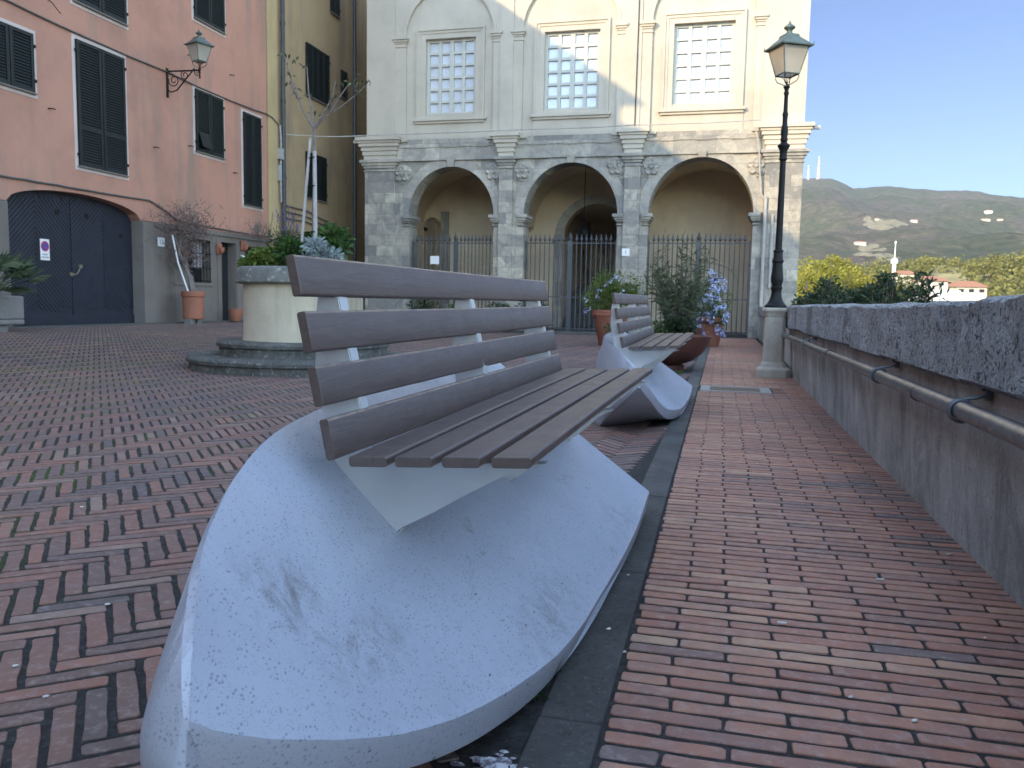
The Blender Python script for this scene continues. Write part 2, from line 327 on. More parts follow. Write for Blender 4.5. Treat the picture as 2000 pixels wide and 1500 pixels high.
M['house_white'] = m_simple('white_house', (.8, .78, .72), .9, 0, .05, 3)
M['mast'] = m_simple('mast_pink', (.6, .42, .42), .7, 0, .1)
def m_leaf(name, stops, rough=.5, trans=.25):
    m = Mt(name, rough, spec=.35); m.col(m.ramp(m.attr(), stops))
    out = m.n['Material Output']; tr = m.n.new('ShaderNodeBsdfTranslucent'); mx = m.n.new('ShaderNodeMixShader'); mx.inputs[0].default_value = trans
    m.L(m.ramp(m.attr(), stops), tr.inputs[0]); m.L(m.b.outputs[0], mx.inputs[1]); m.L(tr.outputs[0], mx.inputs[2]); m.L(mx.outputs[0], out.inputs[0]); return m.m
M['leaf_bright'] = m_leaf('leaf_bright', [(0, (.035, .07, .012)), (.5, (.10, .15, .025)), (1, (.20, .25, .05))])
M['leaf_green'] = m_leaf('leaf_green', [(0, (.02, .05, .012)), (.5, (.05, .11, .025)), (1, (.11, .19, .05))])
M['leaf_dark'] = m_leaf('leaf_dark', [(0, (.012, .025, .012)), (.5, (.03, .055, .025)), (1, (.07, .11, .04))])
M['leaf_olive'] = m_leaf('leaf_oleander', [(0, (.03, .045, .025)), (.5, (.075, .10, .05)), (1, (.14, .17, .09))])
M['leaf_silver'] = m_leaf('leaf_silver', [(0, (.16, .2, .2)), (.5, (.30, .36, .36)), (1, (.48, .54, .53))], .8)
M['petal'] = m_leaf('petal_blue', [(0, (.34, .38, .66)), (.5, (.52, .57, .84)), (1, (.78, .82, .96))], .7)
M['petal_violet'] = m_leaf('petal_violet', [(0, (.09, .08, .25)), (1, (.2, .18, .48))], .7)
M['palm'] = m_leaf('palm_leaf', [(0, (.04, .065, .035)), (.5, (.09, .13, .07)), (1, (.2, .25, .15))])
M['leaf_pine'] = m_leaf('leaf_pine', [(0, (.12, .125, .02)), (.5, (.27, .25, .035)), (1, (.42, .38, .07))], .8)
M['leaf_wood'] = m_leaf('leaf_wood', [(0, (.09, .095, .025)), (.5, (.19, .18, .05)), (1, (.32, .28, .09))], .8)

# ------------------------------------------------------------------ foliage helpers
def leaves(mb, pos, dirs, ln, wd, droop=.25):
    """each leaf: folded diamond of 2 quads-ish (4 verts, 2 tris)"""
    for p, d in zip(pos, dirs):
        d = Vector(d).normalized(); s = d.cross(Vector((rnd(-1, 1), rnd(-1, 1), rnd(-.3, 1)))).normalized(); n = s.cross(d)
        l = ln * rnd(.65, 1.25); w_ = wd * rnd(.7, 1.2); p = Vector(p)
        a = p; b = p + d * l * .5 + s * w_ * .5 + n * w_ * .18; c_ = p + d * l - Vector((0, 0, 1)) * l * droop; e = p + d * l * .5 - s * w_ * .5 + n * w_ * .18
        mb.add([a, b, c_, e], [(0, 1, 2), (0, 2, 3)], random.random())
def blob_points(n, ctr, rad, clumps=9, cl=.42, hollow=.35, flat=0):
    cs = []
    for _ in range(clumps):
        d = Vector((rnd(-1, 1), rnd(-1, 1), rnd(-1, 1))); 
        while d.length > 1: d = Vector((rnd(-1, 1), rnd(-1, 1), rnd(-1, 1)))
        cs.append((d * .68, cl * rnd(.6, 1.25)))
    P, D = [], []
    for _ in range(n):
        c_, r = random.choice(cs); d = Vector((random.gauss(0, 1), random.gauss(0, 1), random.gauss(0, 1))).normalized(); q = c_ + d * r * (hollow + (1 - hollow) * random.random() ** .5)
        if flat and q.z < -flat: q.z = -flat + rnd(0, .1)
        P.append((ctr[0] + q.x * rad[0], ctr[1] + q.y * rad[1], ctr[2] + q.z * rad[2])); D.append(d + Vector((0, 0, .35)))
    return P, D
def bush(name, mat, parent, ctr, rad, n, ln, wd, clumps=10, cl=.42, **k):
    mb = MB(); P, D = blob_points(n, ctr, rad, clumps, cl, **k); leaves(mb, P, D, ln, wd); return mb.build(name, mat, parent)
def flowers(name, mat, parent, heads, per, r, size):
    mb = MB()
    for h in heads:
        for _ in range(per):
            p = Vector(h) + Vector((rnd(-r, r), rnd(-r, r), rnd(-r, r))); d = Vector((rnd(-1, 1), rnd(-1, .4), rnd(0, 1))).normalized(); s = d.orthogonal().normalized(); t = d.cross(s)
            tone = random.random(); a0 = rnd(0, 6)
            vs = [p]; 
            for k in range(10):
                a = a0 + k * math.pi / 5; q = size * (1 if k % 2 == 0 else .45); vs.append(p + (s * math.cos(a) + t * math.sin(a)) * q + d * size * .25)
            mb.add(vs, [(0, k + 1, (k + 1) % 10 + 1) for k in range(10)], tone)
    return mb.build(name, mat, parent)

# ------------------------------------------------------------------ ground, paving, kerb
def gz(x):                                                     # the square rises gently towards the pink house
    t = max(0, min(1, (-x - 6) / 8)); return .27 * t * t * (3 - 2 * t)
mb = MB(); xs = [-45, -30, -20, -16, -14.5] + [-14 + i * .5 for i in range(17)] + [-5, -2, -.4, 1.45]
ys = [-45, 60]
for i in range(len(xs) - 1):
    mb.quad((xs[i], -45, gz(xs[i]) - .0045), (xs[i + 1], -45, gz(xs[i + 1]) - .0045), (xs[i + 1], 60, gz(xs[i + 1]) - .0045), (xs[i], 60, gz(xs[i]) - .0045))
mb.quad((1.45, -45, -.011), (1.45, -45, -8), (1.45, 60, -8), (1.45, 60, -.011)); mb.quad((-45, 60, .2), (1.45, 60, -.011), (1.45, 60, -8), (-45, 60, -8))
mb.build('ground', M['soil'], kind='structure')

TH = R(41); CU, SU = math.cos(TH), math.sin(TH)
def brick(mb, cx, cy, L, W, ang, top, tone, near, jit=1.0):
    """one worn brick: irregular outline, rounded arris"""
    c_, s_ = math.cos(ang), math.sin(ang); hl, hw = L / 2, W / 2
    if near:
        r = .006; base = []
        n1 = 5
        pts = []
        for i in range(n1 + 1): pts.append((-hl + r + (L - 2 * r) * i / n1, -hw))
        pts.append((hl, -hw + r)); pts.append((hl, hw - r))
        for i in range(n1 + 1): pts.append((hl - r - (L - 2 * r) * i / n1, hw))
        pts.append((-hl, hw - r)); pts.append((-hl, -hw + r))
        jj = [(rnd(-.0022, .0022) * jit, rnd(-.0022, .0022) * jit) for _ in pts]
        outer = [(x + a, y + b) for (x, y), (a, b) in zip(pts, jj)]; inner = [(x * (1 - .0022 / hl) , y * (1 - .0022 / hw)) for x, y in outer]
        n = len(outer); tilt = (rnd(-.012, .012), rnd(-.03, .03))
        def P(x, y, z): return (cx + x * c_ - y * s_, cy + x * s_ + y * c_, top + z + x * tilt[0] + y * tilt[1])
        vs = [P(x, y, -.03) for x, y in outer] + [P(x, y, -.0022) for x, y in outer] + [P(x, y, 0) for x, y in inner]
        fs = [(i, (i + 1) % n, n + (i + 1) % n, n + i) for i in range(n)] + [(n + i, n + (i + 1) % n, 2 * n + (i + 1) % n, 2 * n + i) for i in range(n)] + [tuple(2 * n + i for i in range(n))]
        mb.add(vs, fs, tone)
    else:
        o = [(-hl, -hw), (hl, -hw), (hl, hw), (-hl, hw)]
        o = [(x + rnd(-.002, .002), y + rnd(-.002, .002)) for x, y in o]
        def P(x, y, z): return (cx + x * c_ - y * s_, cy + x * s_ + y * c_, top + z)
        vs = [P(x, y, -.014) for x, y in o] + [P(x * .985, y * .93, 0) for x, y in o]
        mb.add(vs, [(0, 1, 5, 4), (1, 2, 6, 5), (2, 3, 7, 6), (3, 0, 4, 7), (4, 5, 6, 7)], tone)
def clus(x, y): return .5 + .9 * mnoise.noise(Vector((x * .7, y * .7, 3)))
# walkway: rows of bricks on edge
mb = MB(); pitch = .0655; y = -.6; k = 0
while y < 27.2:
    x = -.222 - (0.0 if k % 2 else .14) + rnd(-.012, .012)
    while x < 1.08:
        x0 = max(x, -.222); x1 = min(x + .277, 1.09)
        if x1 - x0 > .05 and not (12.07 < y < 12.45 and x0 > 9) and not (-.18 < x1 and x0 < .60 and 9.93 < y < 10.62):
            cx = (x0 + x1) / 2
            tone = max(0, min(1, random.gauss(.50, .17) + .25 * math.exp(-((cx - .1) / .45) ** 2) - .13 + .25 * (clus(cx, y) - .5)))
            if random.random() < .03: tone = .03
            brick(mb, cx, y + rnd(-.002, .002), x1 - x0 - .002, pitch - rnd(.014, .020), rnd(-.006, .006), rnd(-.0015, .0015), tone, y < 6)
        x += .277 + .007
    y += pitch; k += 1
mb.build('walkway_paving', M['brick_walk'], kind='structure')
# square: herringbone
mb = MB(); W_ = .0695; n4 = 4
def vis(x, y):
    d = np.array([x, y, 0]) - CAM; z = d @ FW
    if z < .5: return abs(x) < 3 and y > -.8 and y < 1.6
    u = (d @ RT) / z; return -.72 < u < .45 and y < 27.4
for i in range(-420, 420):
    for j in range(-420, 420):
        c8 = (i - j) % (2 * n4)
        if c8 == 0: a, lx, ly = 0, i + n4 / 2, j + .5
        elif c8 == 2 * n4 - 1: a, lx, ly = 1, i + .5, j + n4 / 2
        else: continue
        u, v = lx * W_, ly * W_; x = u * CU - v * SU; y = u * SU + v * CU; x -= 4; y += 8
        if x > -.46 or x < -14.3 or not vis(x, y): continue
        if (x + 5.87) ** 2 + (y - 10.9) ** 2 < 1.2: continue
        near = (x * x + y * y) < 30
        tone = max(0, min(1, random.gauss(.5, .26) + .5 * (clus(x, y) - .5)))
        brick(mb, x, y, n4 * W_ - rnd(.010, .016), W_ - rnd(.013, .024), TH + a * math.pi / 2 + rnd(-.012, .012), gz(x) + rnd(-.002, .002), tone, near, 1.4)
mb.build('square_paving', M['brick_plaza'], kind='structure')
# kerb strip: long dark stones with tight joints
mb = MB(); y = -1.2
while y < 26.6:
    L = rnd(.9, 1.3); mb.box(-.388, -.232, y + .003, y + L - .003, -.05, .006 + rnd(-.002, .002)); y += L
mb.build('kerb_strip', M['kerb'], kind='structure', bevel=.006)

# ------------------------------------------------------------------ the concrete and slat bench
def bench():
    root = thing('bench', 'nearest bench with brown slats on a pale speckled concrete hull', 'bench', (-.66, 2.7, 0), 'boat shaped concrete benches')
    # --- hull
    T1 = atp(370, 1410, 2, .47); T2 = atp(1268, 960, 2, .15)
    star = [T1, atp(450, 1434, 2, .43), atp(600, 1446, 2, .36), atp(800, 1431, 2, .24), atp(960, 1370, 2, .145), atp(1100, 1268, 2, .105), atp(1180, 1150, 2, .09), atp(1240, 1040, 2, .11), T2]
    port = [T1, atp(377, 1250, 2, .54), atp(395, 1080, 2, .605), atp(430, 985, 2, .645), atp(480, 903, 2, .675), atp(545, 840, 2, .695), atp(640, 793, 2, .705), np.array([-1.10, 2.7, .715]), np.array([-1.09, 3.35, .715]), np.array([-1.03, 3.85, .705])]
    def resample(P, n, e=1.0, byy=True):
        """smooth curve through P, sampled evenly in y (denser near the bow)"""
        P = [Vector(p) for p in P]; d = [0]
        for a, b in zip(P, P[1:]): d.append(d[-1] + (b - a).length)
        dense = []
        for k in range(len(P) - 1):
            p0 = P[max(k - 1, 0)]; p1 = P[k]; p2 = P[k + 1]; p3 = P[min(k + 2, len(P) - 1)]
            h = d[k + 1] - d[k]; m1 = (p2 - p0) / (d[k + 1] - d[max(k - 1, 0)]) * h; m2 = (p3 - p1) / (d[min(k + 2, len(P) - 1)] - d[k]) * h
            for q in range(40):
                t = q / 40; dense.append((2 * t ** 3 - 3 * t * t + 1) * p1 + (t ** 3 - 2 * t * t + t) * m1 + (-2 * t ** 3 + 3 * t * t) * p2 + (t ** 3 - t * t) * m2)
        dense.append(P[-1]); Q = []
        for _ in range(60): dense = [dense[0]] + [(dense[k - 1] + 2 * dense[k] + dense[k + 1]) / 4 for k in range(1, len(dense) - 1)] + [dense[-1]]
        if byy: par = [max(0, p.y - P[0].y) for p in dense]; par = list(np.maximum.accumulate(par) + np.arange(len(par)) * 1e-6)
        else:
            par = [0]
            for a, b in zip(dense, dense[1:]): par.append(par[-1] + (b - a).length)
        for i in range(n):
            t = par[-1] * (i / (n - 1)) ** e; k = int(np.searchsorted(par, t)); k = min(max(k, 1), len(par) - 1)
            u = (t - par[k - 1]) / (par[k] - par[k - 1] + 1e-12); Q.append(dense[k - 1].lerp(dense[k], min(1, max(0, u))))
        return Q
    NS, NT = 48, 22
    S = resample(star, NS, 1.7); Pp = resample(port, NS, 1.7)
    # top surface between port and starboard, slightly cupped under the seat
    V = []; Fc = []
    for i in range(NS):
        a, b = Pp[i], S[i]; wd = (a - b).length
        for j in range(NT):
            t = j / (NT - 1); p = a.lerp(b, t)
            prof = math.sin(math.pi * t) * (1 - .5 * t)
            p = p + Vector((0.0, 0, -1)) * .022 * wd * prof
            V.append(p)
    for i in range(NS - 1):
        for j in range(NT - 1): Fc.append((i * NT + j, i * NT + j + 1, (i + 1) * NT + j + 1, (i + 1) * NT + j))
    hull = MB(); 
    # rim loop (T1 -> starboard -> T2 -> far edge -> T3 -> port back to T1)
    far = [V[(NS - 1) * NT + (NT - 1) - j] for j in range(1, NT - 1)]
    loop = S + far + list(reversed(Pp[1:]))
    gs = resample([(-1.0, 1.5, 0), (-.86, 1.62, 0), (-.68, 1.85, 0), (-.55, 2.2, 0), (-.47, 2.6, 0), (-.43, 3.2, 0), (-.39, 4.02, 0)], NS, 1.7)
    gf = [Vector((-.39, 4.02, 0)).lerp(Vector((-.98, 3.72, 0)), k / (len(far) + 1)) for k in range(1, len(far) + 1)]
    gp = resample([(-1.0, 1.5, 0), (-1.06, 1.75, 0), (-1.09, 2.1, 0), (-1.10, 2.6, 0), (-1.06, 3.2, 0), (-.92, 3.66, 0)], NS, 1.7)
    gl = gs + gf + list(reversed(gp[1:]))
    ctr = Vector((-.7, 2.6, 0)); n = len(loop)
    ring = lambda f: [f(k) for k in range(n)]
    def band(k, dz, ins):
        p = loop[k]; q = gl[k]; o = (p - ctr); o.z = 0; o.normalize(); z = max(p.z - dz, 0.004 + .3 * p.z * (1 - ins))
        e = .012 * ins if k >= len(S) else -.035 * max(0, ins - .6) * 2.5 * min(1, p.z / .12)
        return Vector((p.x + o.x * e, p.y + o.y * e, z))
    NP = len(S) + len(far)
    def pw(k):                                               # 1 along the port side, easing to 0 at bow and stern
        if k < NP: return 0
        t = (n - 1 - k) / (n - 1 - NP); return min(1, t / .10) ** .6 * (.25 + .75 * max(0, 1 - max(0, t - .12) / .3)) * min(1, (1 - t) / .2)
    def push(v, k, am):
        o = v - ctr; o.z = 0; o.normalize(); return v + (o + Vector((-.6, 0, 0))).normalized() * am * pw(k)
    r1 = ring(lambda k: push(band(k, .012, .6), k, .012)); r2 = ring(lambda k: push(band(k, min(.085, loop[k].z * .7), 1), k, .045))
    def side(k, t):
        p = r2[k]; q = gl[k]; x = p.lerp(q, t); o = x - ctr; o.z = 0; o.normalize(); bl = (.05 + .07 * pw(k)) * math.sin(math.pi * t ** .8)
        return Vector((x.x + o.x * bl, x.y + o.y * bl, p.z * (1 - t) ** 1.05 - .005 * t))
    rings = [r1, r2] + [ring(lambda k, t=t: side(k, t)) for t in (.12, .3, .5, .7, .88, 1)]
    # inner rim chamfer: surface verts weld visually with loop
    hull.add(V, Fc); base_loop = loop
    hull.loft([base_loop] + rings, cap=False)
    hb = hull.build('concrete_base', M['concrete'], root, smooth=2)
    wm = hb.modifiers.new('weld', 'WELD'); wm.merge_threshold = .0008
    bv = hb.modifiers.new('bevel', 'BEVEL'); bv.width = .008; bv.segments = 3; bv.limit_method = 'ANGLE'; bv.angle_limit = R(38)
    def surf_z(x, y):
        q = sorted(((p.x - x) ** 2 + (p.y - y) ** 2, p.z) for p in V)[:4]; ws = [1 / (d + 1e-6) for d, _ in q]
        return sum(w_ * z for w_, (_, z) in zip(ws, q)) / sum(ws)
    # --- slats.  near ends lie in plane y=YN, far ends in y=YF
    YN, YF = 1.665, 3.74
    def slat(name, n0, n1, f0, f1, th, bow, side):
        a0, a1 = Vector(atp(*n0, 1, YN)), Vector(atp(*n1, 1, YN)); b0, b1 = Vector(atp(*f0, 1, YF)), Vector(atp(*f1, 1, YF))
        # keep width constant along the slat: use mean width
        wn = (a1 - a0).length; wf = (b1 - b0).length; wm = .5 * (wn + wf)
        ca, cb = (a0 + a1) / 2, (b0 + b1) / 2; da = (a1 - a0).normalized(); db = (b1 - b0).normalized()
        rings = []; NS_ = 14
        for i in range(NS_ + 1):
            t = i / NS_; e = 1 if 0 < i < NS_ else 0
            c0 = ca.lerp(cb, t); d = da.lerp(db, t).normalized(); ax = (cb - ca).normalized(); nn = d.cross(ax).normalized() * side
            c0 = c0 + nn * (-bow) * math.sin(math.pi * t)
            h = wm * .5; ch = .006
            prof = [(-h + ch, 0), (h - ch, 0), (h - ch * .3, -ch * .3), (h, -ch), (h, -th + .004), (h - .004, -th), (-h + .004, -th), (-h, -th + .004), (-h, -ch), (-h + ch * .3, -ch * .3)]
            sh = 1
            rings.append([c0 + d * (x * sh) + nn * z for x, z in prof])
        # short end chamfer
        rings[0] = [p for p in rings[0]]
        m_ = MB(); e0 = [p + (rings[1][k] - p).normalized() * 0 for k, p in enumerate(rings[0])]
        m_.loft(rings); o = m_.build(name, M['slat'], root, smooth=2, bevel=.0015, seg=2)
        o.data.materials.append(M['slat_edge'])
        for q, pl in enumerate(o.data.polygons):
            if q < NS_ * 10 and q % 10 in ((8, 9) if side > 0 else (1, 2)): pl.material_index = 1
        return ca, cb, da, db, wm
    BS = []
    for n0, n1, f0, f1 in [((574, 495), (590, 577), (1065, 549), (1071, 587)), ((596, 605), (612, 689), (1073, 598), (1080, 635)),
                           ((616, 713), (633, 795), (1082, 645), (1088, 681)), ((640, 816), (656, 900), (1093, 691), (1099, 728))]:
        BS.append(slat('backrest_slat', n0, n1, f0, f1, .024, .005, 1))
    SS = []
    for n0, n1, f0, f1 in [((685, 912), (752, 913), (1103, 729), (1144, 729)), ((772, 913), (844, 914), (1149, 730), (1187, 730)),
                           ((863, 914), (938, 915), (1194, 730), (1229, 730)), ((959, 915), (1038, 916), (1237, 729), (1274, 729))]:
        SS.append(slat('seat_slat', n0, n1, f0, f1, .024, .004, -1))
    # --- three folded sheet brackets
    for t in (.085, .52, .93):
        back = [ca.lerp(cb, t) for ca, cb, *_ in BS]; seat = [ca.lerp(cb, t) for ca, cb, *_ in SS]
        y0 = back[0].y; dn = (back[-1] - back[0]).normalized()          # down the back
        off = Vector((-1, 0, 0)) * .028
        top = back[0] - dn * .038 + off; bot = back[3] + dn * .045 + off
        sf = seat[3] + Vector((.030, 0, -.0265)); sb = seat[0] + Vector((-.05, 0, -.027))
        # profile in x,z
        zf = lambda x: surf_z(x, y0)
        foot0 = Vector((bot.x - .09, y0, 0)); foot0.z = zf(foot0.x) + .004
        foot1 = Vector((bot.x + .09, y0, 0)); foot1.z = zf(foot1.x) - .006
        prof = [top + Vector((-.006, 0, 0)), top + dn * .13 + Vector((-.05, 0, 0)), top + dn * .28 + Vector((-.085, 0, 0)), foot0 + Vector((-.0, 0, .03)), foot0]
        for s in (.25, .5, .75): 
            x = foot0.x + (foot1.x - foot0.x) * s; prof.append(Vector((x, y0, zf(x) + .002)))
        prof += [foot1, foot1 + Vector((.018, 0, .016)), foot1 + Vector((.045, 0, .03))]
        p0 = prof[-1]
        for s in (.2, .45, .65, .8, .92): q = p0.lerp(sf, s); q.z += .016 * math.sin(math.pi * s ** 1.6); prof.append(q)
        prof += [sf, sb + Vector((.03, 0, 0)), sb, bot + Vector((.016, 0, 0)), top + Vector((.016, 0, 0))]
        m_ = MB(); A = [p + Vector((0, -.003, 0)) for p in prof]; B = [p + Vector((0, .003, 0)) for p in prof]
        m_.loft([A, B]); br = m_.build('bracket', M['alu'], root)
        # folded flanges: strip behind the back slats, under the seat, curled foot
        m_ = MB(); wdt = .042
        for s0, s1 in ((top + Vector((.017, 0, 0)), bot + Vector((.017, 0, 0))), (sb, sf)):
            a, b = s0, s1; d = (b - a).normalized(); nn = d.cross(Vector((0, 1, 0))) * .004
            m_.loft([[a + nn * .5, a + nn * .5 + Vector((0, wdt, 0)), a - nn * .5 + Vector((0, wdt, 0)), a - nn * .5], [b + nn * .5, b + nn * .5 + Vector((0, wdt, 0)), b - nn * .5 + Vector((0, wdt, 0)), b - nn * .5]])
        c_ = foot1 + Vector((.012, 0, .012)); arc = []
        for k in range(7):
            a = R(-60 + k * 28); arc.append((c_.x - .014 + .02 * math.cos(a), c_.z + .016 * math.sin(a)))
        m_.loft([[Vector((x, y0, z)) for x, z in arc] + [Vector((x - .003, y0, z + .002)) for x, z in reversed(arc)], [Vector((x, y0 + .035, z)) for x, z in arc] + [Vector((x - .003, y0 + .035, z + .002)) for x, z in reversed(arc)]])
        m_.build('flange', M['alu'], br)
        m_ = MB()
        for p in seat:
            q = p + Vector((0, .02, -.031)); m_.lathe([(.008, -.006), (.008, 0), (.004, .002)], 8, q)
        for p in back:
            q = p + Vector((-.034, .02, 0)); m_.tube([q, q + Vector((.008, 0, 0))], .007, 8)
        m_.build('bolt', M['zinc'], br)
    # --- rails joining the brackets at the crease and under the seat
    m_ = MB(); a = BS[3][0].lerp(BS[3][1], .085); b = BS[3][0].lerp(BS[3][1], .93)
    for dx, dz, ww, hh in ((-.012, -.085, .05, .004), (.02, -.088, .004, .03)):
        A, B = a + Vector((dx, 0, dz)), b + Vector((dx, 0, dz)); m_.loft([[A + Vector((x, 0, z)) for x, z in ((0, 0), (ww, 0), (ww, hh), (0, hh))], [B + Vector((x, 0, z)) for x, z in ((0, 0), (ww, 0), (ww, hh), (0, hh))]])
    m_.build('rail', M['alu'], root)
    return root
B1 = bench()
B2 = copy_tree(B1); B2.location = (-.62, 7.90, 0); B2.rotation_euler = (0, 0, R(1.0)); B2['label'] = 'farther bench beside the brown planter bowl, seen beyond the first'

# ------------------------------------------------------------------ parapet wall, pipe, drain
par = thing('parapet_wall', 'long low grey wall with rough coping blocks along the walkway', 'wall', (1.2, 6, 0))
mb = MB(); N = 46
for i in range(N):
    y0, y1 = -1.5 + i * 14.2 / N, -1.5 + (i + 1) * 14.2 / N
    mb.add([(1.04, y0, -.05), (1.04, y1, -.05), (.985, y1, .74), (.985, y0, .74), (1.45, y0, .74), (1.45, y1, .74), (1.45, y0, -8), (1.45, y1, -8)], [(0, 3, 2, 1), (3, 4, 5, 2), (4, 6, 7, 5)])
o = mb.build('wall', M['render'], par)
y = -1.5
def coping(y0, y1, zt0, zt1, x0, x1, par):
    mb = MB(); ny = max(2, int((y1 - y0) / (.018 if y0 < 5 else .05))); sec = []
    for i in range(ny + 1):
        t = i / ny; yy = y0 + (y1 - y0) * t; zt = zt0 + (zt1 - zt0) * t; zb = .705 + .012 * math.sin(y0 * 7)
        e = .02 if i in (0, ny) else 0
        ring = []
        H = zt - zb; P = [(x1, zb), (x0 + .03, zb), (x0 + .008, zb + .015)] + [(x0, zb + H * k / 16) for k in range(1, 16)] + [(x0 + .012, zt - .03), (x0 + .035, zt - .008), (x0 + .08, zt)] + [(x0 + .2, zt + .005), (x1 - .05, zt), (x1, zt - .03)]
        for (px, pz) in P:
            n1 = mnoise.noise(Vector((px * 3, yy * 3.1, pz * 4))) * .022 + mnoise.noise(Vector((px * 11, yy * 11, pz * 11))) * .009 + mnoise.noise(Vector((px * 34, yy * 34, pz * 34))) * .007
            s = 1 if px < x1 - .1 else .3
            ring.append((px - n1 * s + e * (1 if px < x0 + .1 else 0), yy + (.004 if i == 0 else -.004 if i == ny else 0), pz + n1 * .8 * (1 if pz > zb + .05 else .5) - e * (.4 if pz > zt - .05 else 0)))
        sec.append(ring)
    mb.loft(sec); return mb.build('coping_block', M['coping'], par, smooth=2)
joints = [-1.5, -.2, .9, 1.9, 2.85, 3.62, 4.75, 5.35, 6.5, 7.6, 8.9, 10.1, 11.4, 12.68]
for a, b in zip(joints, joints[1:]):
    zt = 1.03 + .06 * max(0, (4.5 - a)) / 3
    coping(a, b, zt + rnd(-.006, .006), 1.03 + .06 * max(0, (4.5 - b)) / 3 + rnd(-.006, .006), .925 + rnd(-.008, .008), 1.46, par)
pw = thing('far_parapet', 'stretch of low wall behind the lamp post leading to the portico', 'wall', (1.5, 20, 0))
mb = MB(); mb.box(1.20, 1.6, 12.7, 27.3, -8, .74); mb.build('wall', M['render'], pw)
mb = MB(); mb.box(1.16, 1.62, 12.7, 27.3, .742, 1.02); mb.build('coping', M['coping'], pw, bevel=.02)
pp = thing('handrail_pipe', 'grey metal pipe running along the parapet wall on clamps', 'pipe', (.88, 6, .62))
mb = MB(); mb.tube([(.885, -1, .632), (.885, 3, .632), (.885, 8, .617), (.885, 12.6, .612)], .035, 20); mb.build('pipe', M['pipe'], pp, smooth=2)
for yy in (9.1, 5.0, 3.36, 1.9, .6):
    mb = MB()
    for dy in (-.012, .012): mb.tube([(.885 + .041 * math.cos(a), yy + dy, .628 + .041 * math.sin(a)) for a in [2 * math.pi * k / 20 for k in range(21)]], .006, 6, cap=False)
    mb.tube([(.885, yy, .67), (.93, yy, .678), (.968, yy, .69)], .007, 6); mb.box(.965, .985, yy - .012, yy + .012, .672, .735); mb.tube([(.95, yy, .712), (.985, yy, .712)], .008, 6)
    mb.build('clamp', M['zinc'], pp, smooth=2)
for yy in (4.05, 7.2, 11.2, 1.0):
    mb = MB(); mb.tube([(.885, yy - .03, .626), (.885, yy + .03, .625)], .0385, 20); mb.build('coupling', M['pipe'], pp, smooth=2)
M['pedestal2'] = m_plaster('pale_frame_stone', (.34, .32, .29), (.3, .27, .22), .5, .5, 3, .3)
gr = thing('drain_grate', 'rusty drain grate in a pale stone frame set in the brick walkway', 'drain grate', (.2, 10.25, 0))
mb = MB(); mb.box(-.2, .62, 9.95, 10.03, -.03, .004); mb.box(-.2, .62, 10.52, 10.60, -.03, .004); mb.box(-.2, -.09, 10.03, 10.52, -.03, .004); mb.box(.5, .62, 10.03, 10.52, -.03, .004); mb.build('stone_frame', M['pedestal2'], gr)
mb = MB()
for k in range(26): x = -.085 + k * .0228; mb.box(x, x + .010, 10.035, 10.515, -.02, .001)
for yy in (10.12, 10.27, 10.42): mb.box(-.088, .498, yy, yy + .016, -.022, -.002)
mb.build('grate', m_simple('rusty_iron', (.26, .19, .13), .8), gr)

